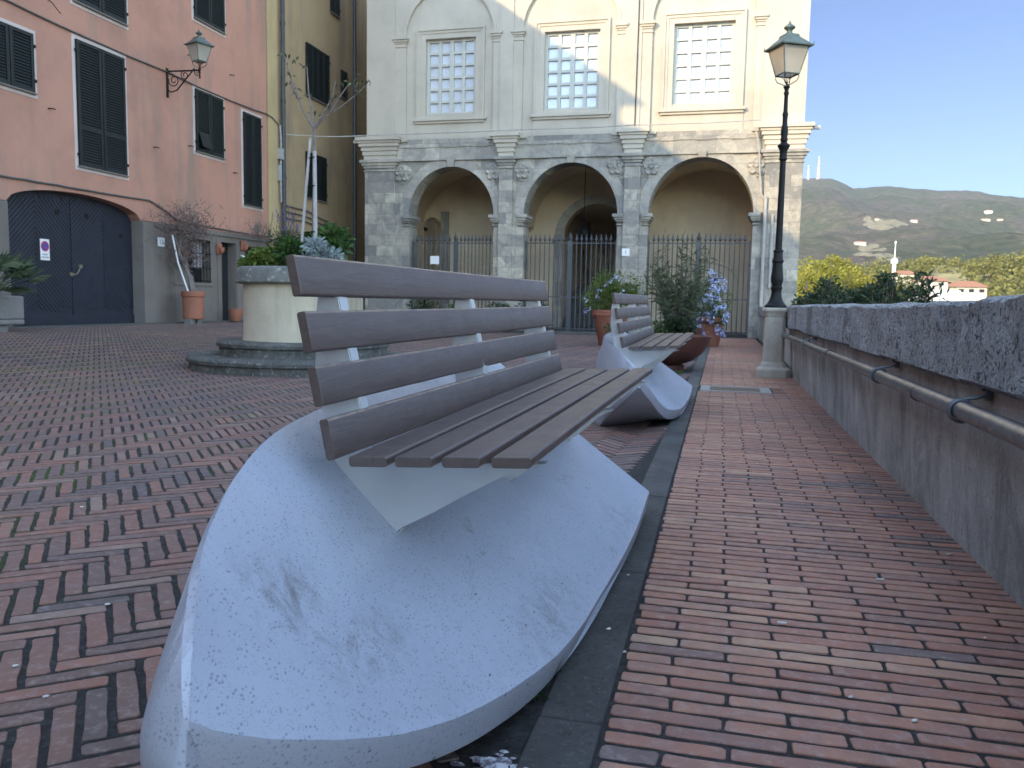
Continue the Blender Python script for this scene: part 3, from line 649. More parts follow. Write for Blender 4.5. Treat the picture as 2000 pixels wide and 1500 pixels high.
# ------------------------------------------------------------------ lanterns
def lantern(root, ctr, z0, s, bulb=True, rot=0):
    """four-sided tapering lantern; z0 = bottom of the glass, s = scale (1 -> .43 high)"""
    cx, cy = ctr; cr, sr = math.cos(rot), math.sin(rot); CN = [(a * cr - b * sr, a * sr + b * cr) for a, b in ((-1, -1), (1, -1), (1, 1), (-1, 1))]
    def sq(h, r): return [(cx + r * s * a, cy + r * s * b, z0 + h * s) for a, b in CN]
    mb = MB(); mb.loft([sq(.0, .125), sq(.40, .215)], cap=False); mb.build('glass', M['glass_frost'], root)
    mb = MB()
    for a, b in CN:
        mb.tube([(cx + a * .128 * s, cy + b * .128 * s, z0), (cx + a * .218 * s, cy + b * .218 * s, z0 + .40 * s)], .010 * s, 6)
    for h, r in ((0, .128), (.40, .218)):
        p = sq(h, r); 
        for k in range(4): mb.tube([p[k], p[(k + 1) % 4]], .011 * s, 6)
    mb.build('frame', M['verdigris'], root)
    mb = MB(); mb.loft([sq(.395, .20), sq(.395, .27), sq(.415, .275), sq(.43, .245), sq(.56, .115), sq(.60, .105)]); rf = mb.build('roof', M['verdigris'], root)
    mb = MB(); mb.lathe([(.10 * s, .60 * s), (.05 * s, .625 * s), (.04 * s, .66 * s), (.055 * s, .68 * s), (.085 * s, .705 * s), (.085 * s, .72 * s), (.05 * s, .75 * s), (.018 * s, .775 * s), (.018 * s, .785 * s), (.004 * s, .82 * s)], 16, (cx, cy, z0))
    for a, b in CN: mb.tube([(cx + a * .26 * s, cy + b * .26 * s, z0 + .42 * s), (cx + a * .268 * s, cy + b * .268 * s, z0 + .46 * s)], [.010 * s, .003 * s], 5)
    mb.build('finial', M['verdigris'], root, smooth=2)
    mb = MB()
    for a, b in CN:
        pts = [(cx + a * r * s, cy + b * r * s, z0 + h * s) for r, h in ((.12, 0), (.125, -.05), (.105, -.10), (.06, -.13), (.02, -.16), (.012, -.20))]; mb.tube(pts, .007 * s, 6)
        pts = [(cx + a * r * s, cy + b * r * s, z0 + h * s) for r, h in ((.10, -.0), (.07, -.02), (.035, -.06), (.02, -.12))]; mb.tube(pts, .005 * s, 6)
    mb.lathe([(.03 * s, -.22 * s), (.04 * s, -.20 * s), (.018 * s, -.17 * s), (.012 * s, -.10 * s)], 12, (cx, cy, z0)); mb.build('cradle', M['dark_iron'], root)
    if bulb:
        mb = MB(); mb.lathe([(.02 * s, .02 * s), (.03 * s, .04 * s), (.028 * s, .24 * s), (.012 * s, .27 * s)], 12, (cx, cy, z0)); mb.build('bulb', M['lamp_white'], root, smooth=2)
LX, LY = .765, 12.45
lp = thing('street_lamp', 'tall black lamp post with glass lantern on a stone pedestal', 'street lamp', (LX, LY, 0))
def octo(r, z, ch=.28): 
    c_ = r * (1 - ch); return [(LX + x, LY + y, z) for x, y in ((-c_, -r), (c_, -r), (r, -c_), (r, c_), (c_, r), (-c_, r), (-r, c_), (-r, -c_))]
mb = MB(); mb.loft([octo(.235, -.02), octo(.235, .10), octo(.225, .12), octo(.18, .145), octo(.165, .19), octo(.145, .22), octo(.14, .86), octo(.15, .88), octo(.16, .91), octo(.185, .945), octo(.19, .955), octo(.19, .985), octo(.18, .995)])
M['pedestal'] = m_plaster('pedestal_stone', (.44, .40, .33), (.20, .17, .12), .6, .6, 3, .4); ped = mb.build('pedestal', M['pedestal'], lp, bevel=.004)
mb = MB()
pts = [(LX - .07, .28), (LX + .07, .28), (LX + .07, .72)] + [(LX + .07 * math.cos(a), .74 + .05 * math.sin(a)) for a in [math.pi * k / 8 for k in range(9)]] + [(LX - .07, .72)]
mb.tube([(x, LY - .141, z) for x, z in pts] + [(pts[0][0], LY - .141, pts[0][1])], .006, 6); mb.build('panel_moulding', M['pedestal'], ped)
mb = MB(); pr = [(.15, .995), (.155, 1.01), (.15, 1.03), (.125, 1.05), (.10, 1.09), (.078, 1.15), (.07, 1.2), (.07, 1.25), (.082, 1.27), (.082, 1.29), (.07, 1.30), (.073, 1.34), (.085, 1.36), (.088, 1.42), (.078, 1.5), (.068, 1.6), (.066, 1.63), (.08, 1.65), (.08, 1.67), (.066, 1.69), (.060, 1.78), (.07, 1.79), (.07, 1.815), (.048, 1.83), (.045, 2.4), (.040, 3.05), (.042, 3.07), (.058, 3.09), (.05, 3.12), (.05, 3.2), (.06, 3.225), (.085, 3.27), (.085, 3.285), (.055, 3.31), (.04, 3.33), (.05, 3.35), (.05, 3.37), (.042, 3.40), (.052, 3.46), (.045, 3.53), (.034, 3.58), (.034, 3.68), (.04, 3.70), (.04, 3.72), (.030, 3.75), (.026, 3.97), (.036, 3.99), (.036, 4.01), (.026, 4.03), (.03, 4.06), (.045, 4.08), (.045, 4.095), (.02, 4.11)]
mb.lathe(pr, 20, (LX, LY, 0)); mb.build('post', M['dark_iron'], lp, smooth=2)
lantern(lp, (LX, LY), 4.25, .90, rot=R(28))

# ------------------------------------------------------------------ wall building helpers
def wall_x(mb, X, y0, y1, z0, z1, holes=(), depth=.25, sgn=1):
    """wall in plane x=X (facing +x); holes = (y0,y1,z0,z1); reveals go to -x"""
    ys_ = sorted(set([y0, y1] + [h[i] for h in holes for i in (0, 1)])); zs_ = sorted(set([z0, z1] + [h[i] for h in holes for i in (2, 3)]))
    for a, b in zip(ys_, ys_[1:]):
        for c_, d in zip(zs_, zs_[1:]):
            if any(h[0] <= a and b <= h[1] and h[2] <= c_ and d <= h[3] for h in holes): continue
            mb.quad((X, a, c_), (X, b, c_), (X, b, d), (X, a, d))
    for h in holes:
        a, b, c_, d = h; D = X - depth
        mb.quad((X, a, c_), (D, a, c_), (D, b, c_), (X, b, c_)); mb.quad((X, a, d), (X, b, d), (D, b, d), (D, a, d))
        mb.quad((X, a, c_), (X, a, d), (D, a, d), (D, a, c_)); mb.quad((X, b, c_), (D, b, c_), (D, b, d), (X, b, d))
        mb.quad((D, a, c_), (D, a, d), (D, b, d), (D, b, c_))
def shutter_window(parent, X, y0, y1, z0, z1, rail=None, leaves_=2, border=.09, mat='shutter', sill=True, ajar=False):
    """closed louvred shutters with white painted surround, on a wall facing +x"""
    mb = MB(); b = border
    mb.box(X + .002, X + .014, y0 - b, y0, z0 - b * 1.2, z1 + b); mb.box(X + .002, X + .014, y1, y1 + b, z0 - b * 1.2, z1 + b)
    mb.box(X + .002, X + .013, y0, y1, z1, z1 + b); mb.box(X + .002, X + .013, y0, y1, z0 - b * 1.2, z0)
    if border > 0: mb.build('surround', M['trim'], parent)
    wn_ = MB(); wn_.box(X + .003, X + .012, y0, y1, z0, z1); root = wn_.build('window', M['black'], parent)
    n = leaves_; wv = (y1 - y0) / n
    for k in range(n):
        a, e = y0 + k * wv + .012, y0 + (k + 1) * wv - .012; fr = .075 * min(1, wv / .5); mb = MB(); x0, x1 = X + .02, X + .06
        mb.box(x0, x1, a, a + fr, z0, z1); mb.box(x0, x1, e - fr, e, z0, z1); mb.box(x0, x1 - .002, a + fr, e - fr, z0, z0 + fr); mb.box(x0, x1 - .002, a + fr, e - fr, z1 - fr, z1)
        segs = [(z0 + fr, z1 - fr)]
        if rail: mb.box(x0, x1 - .002, a + fr, e - fr, rail - .05, rail + .05); segs = [(z0 + fr, rail - .05), (rail + .05, z1 - fr)]
        for s0, s1 in segs:
            c_ = int((s1 - s0) / .062)
            for i in range(c_):
                z = s0 + (i + .5) * (s1 - s0) / c_
                mb.add([(x0 + .004, a + fr, z + .026), (x0 + .004, e - fr, z + .026), (x1 - .008, e - fr, z - .020), (x1 - .008, a + fr, z - .020), (x1 - .008, a + fr, z - .028), (x1 - .008, e - fr, z - .028), (x0 + .004, e - fr, z + .018), (x0 + .004, a + fr, z + .018)], [(0, 3, 2, 1), (3, 4, 5, 2), (4, 7, 6, 5), (0, 1, 6, 7)])
        mb.build('shutter', M[mat], root)
    if ajar:
        mb = MB(); mb.add([(X + .07, y0 + .09, z0 + .55), (X + .07, y0 + .55, z0 + .55), (X + .20, y0 + .55, z0 + .12), (X + .20, y0 + .09, z0 + .12)], [(0, 1, 2, 3)]); mb.add([(X + .062, y0 + .09, z0 + .55), (X + .062, y0 + .55, z0 + .55), (X + .19, y0 + .55, z0 + .12), (X + .19, y0 + .09, z0 + .12)], [(3, 2, 1, 0)]); mb.build('flap', M[mat], root)
    if sill:
        mb = MB(); mb.box(X + .004, X + .075, y0 - .03, y1 + .03, z0 - .035, z0 - .004); mb.build('sill', M['stone_base'], root)
    mb = MB()
    for z in (z0 + .25, z1 - .25):
        mb.box(X + .02, X + .075, y1 - .01, y1 + .03, z - .03, z + .03); mb.box(X + .02, X + .075, y0 - .03, y0 + .01, z - .03, z + .03)
    mb.build('hinge', M['dark_iron'], root)
    return root

# ------------------------------------------------------------------ pink house
XP = -14.5
pk = thing('pink_house', 'pink plastered house with dark green shutters and arched garage', 'building', (XP - 3, 16.4, 0))
def arcz(y): t = (y - 16.24) / 2.06; return 2.90 + .42 * math.sqrt(max(0, 1 - t * t)) if abs(t) < 1 else 2.9
mb = MB(); G0, G1 = 14.18, 18.30
wall_x(mb, XP, 8.4, 24.4, 3.9, 15.3, []); wall_x(mb, XP, 8.4, G0, 2.92, 3.9, []); wall_x(mb, XP, G1, 24.4, 2.92, 3.9, [])
nn = 28
for i in range(nn):
    a, b = G0 + (G1 - G0) * i / nn, G0 + (G1 - G0) * (i + 1) / nn; za, zb = arcz(a), arcz(b)
    mb.quad((XP, a, za), (XP, b, zb), (XP, b, 3.9), (XP, a, 3.9)); mb.quad((XP, a, za), (XP - .42, a, za), (XP - .42, b, zb), (XP, b, zb))
mb.quad((XP, 8.4, 0), (XP, 8.4, 15.3), (XP - 9, 8.4, 15.3), (XP - 9, 8.4, 0)); mb.quad((XP, 24.4, 0), (XP - 9, 24.4, 0), (XP - 9, 24.4, 15.3), (XP, 24.4, 15.3)); mb.quad((XP - 9, 8.4, 0), (XP - 9, 8.4, 15.3), (XP - 9, 24.4, 15.3), (XP - 9, 24.4, 0))
mb.build('wall', M['pink'], pk)
mb = MB(); D1 = (21.74, 22.5, .2, 2.63); D2 = (23.0, 23.75, .2, 2.6); WG = (20.15, 21.2, 1.40, 2.62)
wall_x(mb, XP + .03, G1, 24.42, .1, 2.90, [D1, D2, WG], .35); wall_x(mb, XP + .03, 8.4, G0, .1, 2.90, [])
mb.quad((XP + .03, G1, .1), (XP + .03, G1, 2.9), (XP - .42, G1, 2.9), (XP - .42, G1, .1)); mb.quad((XP + .03, G0, .1), (XP - .42, G0, .1), (XP - .42, G0, 2.9), (XP + .03, G0, 2.9))
mb.quad((XP + .03, 8.4, 2.9), (XP + .03, G0, 2.9), (XP - .42, G0, 2.9), (XP - .42, 8.4, 2.9)); mb.quad((XP + .03, G1, 2.9), (XP + .03, 24.42, 2.9), (XP - .42, 24.42, 2.9), (XP - .42, G1, 2.9)); mb.quad((XP + .03, 24.42, .1), (XP - .4, 24.42, .1), (XP - .4, 24.42, 2.9), (XP + .03, 24.42, 2.9))
mb.build('stone_base', M['stone_base'], pk)
mb = MB(); mb.box(XP + .03, XP + .06, G1 - .002, 18.72, .1, 2.88); mb.box(XP + .03, XP + .075, 18.8, 24.44, 2.80, 2.93); mb.box(XP + .03, XP + .055, 21.52, 21.72, .1, 2.72); mb.box(XP + .03, XP + .055, 22.52, 22.66, .1, 2.72); mb.box(XP + .03, XP + .06, 19.5, 21.3, 1.30, 1.38); mb.box(XP + .03, XP + .062, 13.9, G0 - .002, .1, 2.9); mb.build('stone_trim', M['stone_base'], pk, bevel=.01)
# garage door
ga = MB(); XG = XP - .30; mb = ga
pts = [(XG, G0, .22)] + [(XG, G0 + (G1 - G0) * i / nn, arcz(G0 + (G1 - G0) * i / nn)) for i in range(nn + 1)] + [(XG, G1, .22)]
mb.add(pts, [tuple(range(len(pts)))]); gdo = mb.build('garage_door', M['garage'], pk)
mb = MB(); cy_ = (G0 + G1) / 2
for q, (a, b) in enumerate(((G0, G0 + 1.03), (G0 + 1.03, cy_), (cy_, cy_ + 1.03), (cy_ + 1.03, G1))):
    w2 = b - a; sg = 1 if q % 2 == 0 else -1
    k = -1.2
    while k < 3.6:
        # board groove strips: raised chevron battens with thin shadow gaps
        z_lo, z_hi = (k, k + w2) if sg > 0 else (k + w2, k)
        seg = 8
        for i in range(seg):
            ya, yb = a + .008 + (w2 - .016) * i / seg, a + .008 + (w2 - .016) * (i + 1) / seg; za = z_lo + (z_hi - z_lo) * i / seg; zb = z_lo + (z_hi - z_lo) * (i + 1) / seg
            top = min(arcz(ya), arcz(yb)) - .01
            if max(za, zb) + .105 < top and min(za, zb) > .56: mb.add([(XG + .006, ya, za), (XG + .006, yb, zb), (XG + .016, yb, zb + .008), (XG + .016, ya, za + .008), (XG + .016, yb, zb + .097), (XG + .016, ya, za + .097), (XG + .006, yb, zb + .105), (XG + .006, ya, za + .105)], [(0, 1, 2, 3), (3, 2, 4, 5), (5, 4, 6, 7)])
        k += .115
mb.build('board', M['garage'], gdo)
mb = MB(); mb.box(XG + .005, XG + .03, G0, G1, .22, .52); mb.box(XG + .005, XG + .036, cy_ - .01, cy_ + .01, .52, 3.2); mb.build('rail', M['garage'], gdo)
for yy, zz in ((G0 + .25, 2.75), (15.85, 2.86), (16.75, 2.86), (17.9, 2.5)):
    mb = MB(); mb.tube([(XG + .01, yy, zz), (XG + .024, yy, zz)], .065, 16); mb.build('vent_hole', M['black'], gdo)
mb = MB(); mb.tube([(XG + .05, 16.2, 1.45), (XG + .06, 16.35, 1.48), (XG + .06, 16.45, 1.62), (XG + .05, 16.5, 1.66)], .014, 6); mb.box(XG + .02, XG + .05, 16.15, 16.25, 1.42, 1.5); mb.box(XG + .02, XG + .05, 16.44, 16.54, 1.62, 1.70); mb.build('latch', m_simple('brass_worn', (.25, .22, .14), .5, .5), gdo)
sg_ = thing('no_parking_sign', 'small white sign with red and blue disc on the garage door', 'sign', (XG + .03, 15.45, 1.9))
mb = MB(); mb.box(XG + .022, XG + .032, 15.32, 15.58, 1.75, 2.22); mb.build('plate', M['white'], sg_, bevel=.003)
mb = MB(); mb.tube([(XG + .032, 15.45, 2.06), (XG + .036, 15.45, 2.06)], .115, 28); mb.build('red_ring', M['red'], sg_)
mb = MB(); mb.tube([(XG + .036, 15.45, 2.06), (XG + .0385, 15.45, 2.06)], .088, 28); mb.build('blue_disc', M['blue'], sg_)
mb = MB(); mb.loft([[(XG + .039, 15.45 - .075, 2.06 + .055), (XG + .039, 15.45 - .055, 2.06 + .075), (XG + .039, 15.45 + .075, 2.06 - .055), (XG + .039, 15.45 + .055, 2.06 - .075)], [(XG + .041, 15.45 - .075, 2.06 + .055), (XG + .041, 15.45 - .055, 2.06 + .075), (XG + .041, 15.45 + .075, 2.06 - .055), (XG + .041, 15.45 + .055, 2.06 - .075)]]); mb.build('red_bar', M['red'], sg_)
text_part('PASSO', .05, M['ink'], sg_, (XG + .033, 15.45, 1.875), (R(90), 0, R(90)))
text_part('CARRABILE', .045, M['ink'], sg_, (XG + .033, 15.45, 1.815), (R(90), 0, R(90)))
shutter_window(pk, XP, 13.75, 15.02, 5.28, 6.50, leaves_=2)
shutter_window(pk, XP, 16.22, 17.80, 3.96, 6.78, rail=4.83)
shutter_window(pk, XP, 20.62, 21.94, 5.08, 6.78, ajar=True)
shutter_window(pk, XP, 23.0, 24.0, 3.88, 6.68)
shutter_window(pk, XP, 16.22, 17.92, 7.62, 9.6); shutter_window(pk, XP, 20.65, 22.08, 8.70, 10.5)
mb = MB(); mb.tube([(XP + .002, y, z) for y, z in ((14.4, 7.75), (14.75, 7.62), (14.95, 7.66), (15.25, 7.42), (15.6, 7.36), (15.85, 7.2))], .012, 4); mb.build('crack', M['black'], pk); shutter_window(pk, XP, 13.5, 15.0, 7.9, 9.8)
# ground-floor window with grille, doors
g_ = MB(); g_.box(XP - .30, XP - .28, WG[0], WG[1], WG[2], WG[3]); gw = g_.build('window', M['door'], pk)
mb = MB(); 
for k in range(12): mb.tube([(XP - .25, WG[0] + .62 + k * .035, WG[2] + .42), (XP - .25, WG[0] + .62 + k * .035, WG[3])], .014, 5)
mb.build('curtain', M['curtain'], gw)
mb = MB()
for k in range(7): y = WG[0] + .06 + k * (WG[1] - WG[0] - .12) / 6; mb.tube([(XP + .05, y, WG[2] + .02), (XP + .05, y, WG[3] - .02)], .010, 6)
for z in (WG[2] + .05, 1.82, 2.22, WG[3] - .06): mb.box(XP + .043, XP + .057, WG[0], WG[1], z - .012, z + .012)
mb.build('grille', M['dark_iron'], gw)
for D in (D1, D2):
    mb = MB(); mb.box(XP - .28, XP - .26, D[0], D[1], D[2], D[3])
    for z in (.4, 1.4): mb.box(XP - .26, XP - .25, D[0] + .12, D[1] - .12, z, z + .8)
    mb.build('door', M['door'], pk)
mb = MB(); mb.tube([(XP + .001, 23.72, 3.2), (XP + .012, 23.72, 3.2)], .16, 20); mb.build('vent_hole', M['stone_base'], pk)
# roof
mb = MB(); mb.loft([[(-13.98, 7.9, 15.34), (-13.98, 7.9, 15.44), (-19, 7.9, 17.0), (-19, 7.9, 15.34)], [(-13.98, 33.2, 15.34), (-13.98, 33.2, 15.44), (-19, 33.2, 17.0), (-19, 33.2, 15.34)]]); mb.build('roof', M['roof_tile'], pk)
# step at the foot of the house
mb = MB(); mb.box(XP + .03, XP + .45, 12.5, 24.6, .1, .30); tag(mb.build('doorstep', M['kerb'], None, bevel=.015), 'long low stone step at the foot of the pink house', 'step')
# cables on the pink wall
def sag(pts, r, mat, name, label, cat='cable', n=7):
    mb = MB(); P = []
    for a, b, s in pts:
        a, b = Vector(a), Vector(b)
        for k in range(n): t = k / n; q = a.lerp(b, t); q.z -= s * 4 * t * (1 - t); P.append(q + Vector((0, rnd(-.004, .004), rnd(-.008, .008))))
    P.append(Vector(pts[-1][1])); mb.tube(P, r, 6); return tag(mb.build(name, mat), label, cat)
sag([((XP + .03, 12, 7.0), (XP + .03, 14.4, 6.98), .05), ((XP + .03, 14.4, 6.98), (XP + .03, 19.4, 6.90), .04), ((XP + .03, 19.4, 6.9), (XP + .03, 24.35, 6.90), .06), ((XP + .03, 24.35, 6.9), (XP + .03, 25.15, 6.68), -.05)], .022, M['cable'], 'cable', 'upper grey cable crossing the pink wall behind the wall lantern')
sag([((XP + .03, 12, 3.5), (XP + .03, 14.1, 3.40), .0), ((XP + .03, 14.1, 3.4), (XP + .03, 16.1, 3.42), .0), ((XP + .03, 16.1, 3.42), (XP + .03, 18.6, 3.45), .0), ((XP + .03, 18.6, 3.45), (XP + .03, 19.7, 3.06), -.04), ((XP + .03, 19.7, 3.06), (XP + .1, 24.5, 2.98), .03)], .024, M['cable'], 'cable', 'lower cable bundle arching over the garage door')
# crack and pegs
for i, (yy, zz) in enumerate(((15.4, 5.05), (18.85, 4.85), (20.35, 7.6), (22.35, 7.6), (20.3, 5.15), (22.45, 4.75))):
    mb = MB(); mb.tube([(XP, yy, zz), (XP + .10, yy + .03, zz), (XP + .10, yy + .10, zz - .01)], .014, 5); mb.build('wall_hook', M['dark_iron'], pk)
# second house behind the camera line, casts the long shade
hs = thing('neighbour_house', 'lower pink house continuing the row beside the square', 'building', (XP - 3, -16, 0))
mb = MB(); mb.box(XP - 9, XP - .001, -45, 8.38, 0, 14.4); mb.build('wall', M['pink'], hs)
mb = MB(); mb.loft([[(-13.98, -45.5, 14.42), (-13.98, -45.5, 14.52), (-19, -45.5, 16.1), (-19, -45.5, 14.42)], [(-13.98, 8.3, 14.42), (-13.98, 8.3, 14.52), (-19, 8.3, 16.1), (-19, 8.3, 14.42)]]); mb.build('roof', M['roof_tile'], hs)
ob = thing('sky_blocking_house', 'unseen pink house added behind the viewpoint to block low sky light', 'building', (-7, -16, 0))  # out of view, added to darken near faces turned to the camera
mb = MB(); mb.box(-14.3, 1.0, -22, -11, 0, 8.5); mb.build('wall', M['pink'], ob)
mb = MB(); mb.box(-14.4, 1.4, -22.4, -10.6, 8.52, 8.75); mb.build('roof', M['roof_tile'], ob)
# wall lantern
wl = thing('wall_lantern', 'glass wall lantern on a scrolled iron bracket on the pink wall', 'wall lamp', (XP, 19.45, 6.6))
LXW = -13.5; LYW = 19.45
mb = MB(); mb.box(XP + .003, XP + .03, LYW - .035, LYW + .035, 6.25, 7.0); mb.tube([(XP + .02, LYW, 6.92), (LXW, LYW, 6.9)], .022, 8); mb.tube([(XP + .02, LYW, 6.45), (XP + .12, LYW, 6.38), (XP + .30, LYW, 6.42), (XP + .85, LYW, 6.96)], .018, 8)
def scroll(cx, cz, r, a0, turns, sgn=1):
    P = []
    for k in range(22): t = k / 21; a = a0 + sgn * turns * 2 * math.pi * t; P.append((cx + r * (1 - .75 * t) * math.cos(a), LYW, cz + r * (1 - .75 * t) * math.sin(a)))
    mb.tube(P, .012, 6)
scroll(XP + .22, 6.68, .17, math.pi * .9, 1.5); scroll(XP + .55, 6.80, .13, math.pi * .5, 1.4); scroll(XP + .92, 6.86, .10, 0, 1.4, -1)
mb.tube([(LXW, LYW, 6.75), (LXW, LYW, 7.0)], .018, 8); mb.lathe([(.004, -.05), (.03, 0), (.004, .05)], 10, (LXW, LYW, 6.73)); mb.build('bracket', M['dark_iron'], wl)
lantern(wl, (LXW, LYW), 7.12, 1.0, rot=R(-20))
# number plates
def plate(name, label, txt, c, w_, h_, size, facing):
    t = thing(name, label, 'number plate', c)
    mb = MB()
    if facing == 'x': mb.box(c[0], c[0] + .012, c[1] - w_ / 2, c[1] + w_ / 2, c[2] - h_ / 2, c[2] + h_ / 2); rot = (R(90), 0, R(90)); lo = (c[0] + .013, c[1], c[2])
    else: mb.box(c[0] - w_ / 2, c[0] + w_ / 2, c[1] - .012, c[1], c[2] - h_ / 2, c[2] + h_ / 2); rot = (R(90), 0, 0); lo = (c[0], c[1] - .013, c[2])
    mb.build('plate', M['white'], t, bevel=.002); text_part(txt, size, M['ink'], t, lo, rot); return t
plate('number_plate', 'white square plate numbered 12 right of the garage door', '12', (XP + .062, 18.98, 2.42), .27, .24, .17, 'x')
plate('number_plate', 'small white plate numbered 9 between the two dark doors', '9', (XP + .062, 22.82, 2.16), .2, .28, .15, 'x')

# ------------------------------------------------------------------ ochre houses
yh = thing('ochre_house', 'ochre plastered house with green shutters beyond the pink one', 'building', (XP - 3, 28.5, 0))
mb = MB(); mb.box(XP - 9, XP - .012, 24.45, 33, 0, 15.3); mb.build('wall', M['yellow'], yh)
mb = MB(); mb.box(XP - .012, XP + .012, 24.46, 25.05, 0, 15.3); mb.build('corner_strip', M['yellow2'], yh)
shutter_window(yh, XP, 27.0, 28.75, 8.15, 9.95, leaves_=4, border=0); shutter_window(yh, XP, 26.95, 28.5, 4.6, 6.2, leaves_=3, border=0)
shutter_window(yh, XP, 29.75, 30.25, 8.75, 9.75, leaves_=1, border=0); shutter_window(yh, XP, 28.9, 29.6, 11.6, 12.8, leaves_=2, border=0); shutter_window(yh, XP, 26.6, 27.4, 12.5, 13.8, leaves_=2, border=0)
mb = MB(); mb.box(XP - .004, XP + .02, 29.6, 30.3, .2, 2.6); mb.build('door', M['door'], yh)
for yy, xx in ((25.25, XP + .12), (30.75, XP + .12)):
    mb = MB(); mb.tube([(xx, yy, .1), (xx, yy, 15.2)], .07, 10)
    for z in (2.5, 5, 7.5, 10, 12.5): mb.tube([(xx, yy, z - .05), (xx, yy, z + .05)], .085, 10)
    mb.build('downpipe', M['drain'], yh)
mb = MB()
for z, s in ((4.15, .12), (3.95, .10), (3.75, .18)): 
    P = [Vector((XP + .05, 25.3 + k * .35, z - .010 * k * k * .3 - s * .2 * math.sin(k))) for k in range(17)]; mb.tube(P, .025, 5)
mb.build('cable_run', M['cable'], yh)
mb = MB(); mb.box(XP + .0, XP + .16, 25.02, 25.2, 5.6, 5.95); mb.box(XP + .02, XP + .1, 25.0, 25.16, 4.9, 5.4); mb.tube([(XP + .08, 25.1, 6.7), (XP + .1, 25.12, 6.2), (XP + .09, 25.1, 5.0), (XP + .1, 25.1, 4.2)], .03, 6); mb.build('junction_box', M['cable_light'], yh)
ah = thing('alley_house', 'dim ochre house closing the alley beside the portico', 'building', (-14, 37, 0))
mb = MB(); mb.box(-20, -9, 36, 44, 0, 16); mb.build('wall', M['yellow'], ah)
mb = MB(); mb.box(-13.9, -13.2, 35.96, 35.99, 4.2, 5.6); mb.box(-13.9, -13.2, 35.96, 35.99, .1, 2.5); mb.build('window', M['black'], ah)

# ------------------------------------------------------------------ portico building
YC = 27.5
ch = thing('portico_building', 'cream building with three grey stone arches and gridded windows', 'building', (-5, YC + 6, 0))
BAY = [(-9.235, 1.545), (-5.04, 1.59), (-.785, 1.655)]
XL, XR = -12.40, 2.27
def arch_wall(mb, xa, xb, y, yb, zs, ht, ztop, n=28, cx=None, r=None):
    """spandrel with arch between x=cx-r..cx+r; springs at zs, rises ht"""
    for i in range(n):
        a0, a1 = math.pi * i / n, math.pi * (i + 1) / n
        x0, z0 = cx - r * math.cos(a0), zs + ht * math.sin(a0); x1, z1 = cx - r * math.cos(a1), zs + ht * math.sin(a1)
        mb.quad((x0, y, z0), (x1, y, z1), (x1, y, ztop), (x0, y, ztop)); mb.quad((x0, yb, z0), (x0, y, z0), (x1, y, z1), (x1, yb, z1)) if False else mb.quad((x0, y, z0), (x0, yb, z0), (x1, yb, z1), (x1, y, z1))
        mb.quad((x0, yb, z0), (x0, yb, ztop), (x1, yb, ztop), (x1, yb, z1))
mb = MB(); ZS, ZT = 3.98, 5.84; YB = YC + .75
edges = [XL] + [v for c_, r in BAY for v in (c_ - r, c_ + r)] + [XR]
for k in range(0, len(edges), 2): mb.box(edges[k], edges[k + 1], YC, YB, 0, ZT)
for c_, r in BAY: arch_wall(mb, 0, 0, YC, YB, ZS, r * 1.07, ZT, cx=c_, r=r)
mb.build('lower_wall', M['ashlar'], ch)
mb = MB()   # archivolts, slightly proud
for c_, r in BAY:
    n = 32; ro = r + .34
    for i in range(n):
        a0, a1 = math.pi * i / n, math.pi * (i + 1) / n
        def P(rr, a, y): return (c_ - rr * math.cos(a), y, ZS + rr * 1.07 * math.sin(a)) if rr < ro else (c_ - rr * math.cos(a), y, min(ZT - .02, ZS + rr * 1.05 * math.sin(a)))
        y = YC - .045; mb.quad(P(r, a0, y), P(r, a1, y), P(ro, a1, y), P(ro, a0, y)); mb.quad(P(ro, a0, y), P(ro, a1, y), P(ro, a1, YC), P(ro, a0, YC)); mb.quad(P(r, a0, YC), P(r, a1, YC), P(r, a1, y), P(r, a0, y))
mb.build('archivolt', M['ashlar_plain'], ch)
for c_, r in BAY:
    mb = MB(); z0 = ZS + r * 1.07; mb.loft([[(c_ - .11, YC - .12, z0 - .02), (c_ + .11, YC - .12, z0 - .02), (c_ + .11, YC - .03, z0 - .02), (c_ - .11, YC - .03, z0 - .02)], [(c_ - .15, YC - .16, ZT + .1), (c_ + .15, YC - .16, ZT + .1), (c_ + .15, YC - .03, ZT + .1), (c_ - .15, YC - .03, ZT + .1)]]); mb.build('keystone', M['ashlar_plain'], ch)
# pilasters with bases and caps
PIL = [(-12.42, -11.28), (-7.50, -7.02), (-3.25, -2.72), (1.16, 2.29)]
mb = MB()
for a, b in PIL: mb.box(a, b, YC - .12, YC - .002, 0, 5.62); mb.box(a - .05, b + .05, YC - .17, YC - .0021, 0, .28)
mb.build('pilaster', M['ashlar'], ch, bevel=.012)
mb = MB()
for a, b in PIL:
    for z0, z1, e in ((5.50, 5.55, .03), (5.62, 5.70, .04), (5.70, 5.80, .09), (5.80, 5.90, .15)): mb.box(a - e, b + e, YC - .12 - e, YC - .003, z0, z1)
mb.build('pilaster_cap', M['ashlar_plain'], ch, bevel=.01)
mb = MB()
for c_, r in BAY:
    for s in (-1, 1):
        x = c_ + s * r
        for z0, z1, e in ((3.60, 3.64, .03), (3.72, 3.78, .05), (3.78, 3.86, .10), (3.86, 3.97, .15)):
            xa, xb = (x - .22 - .0, x + e) if s < 0 else (x - e, x + .22)
            mb.box(xa, xb, YC - .05 - e, YB - .01, z0, z1)
mb.build('impost', M['ashlar_plain'], ch, bevel=.01)
mb = MB()   # frieze and thin cornice
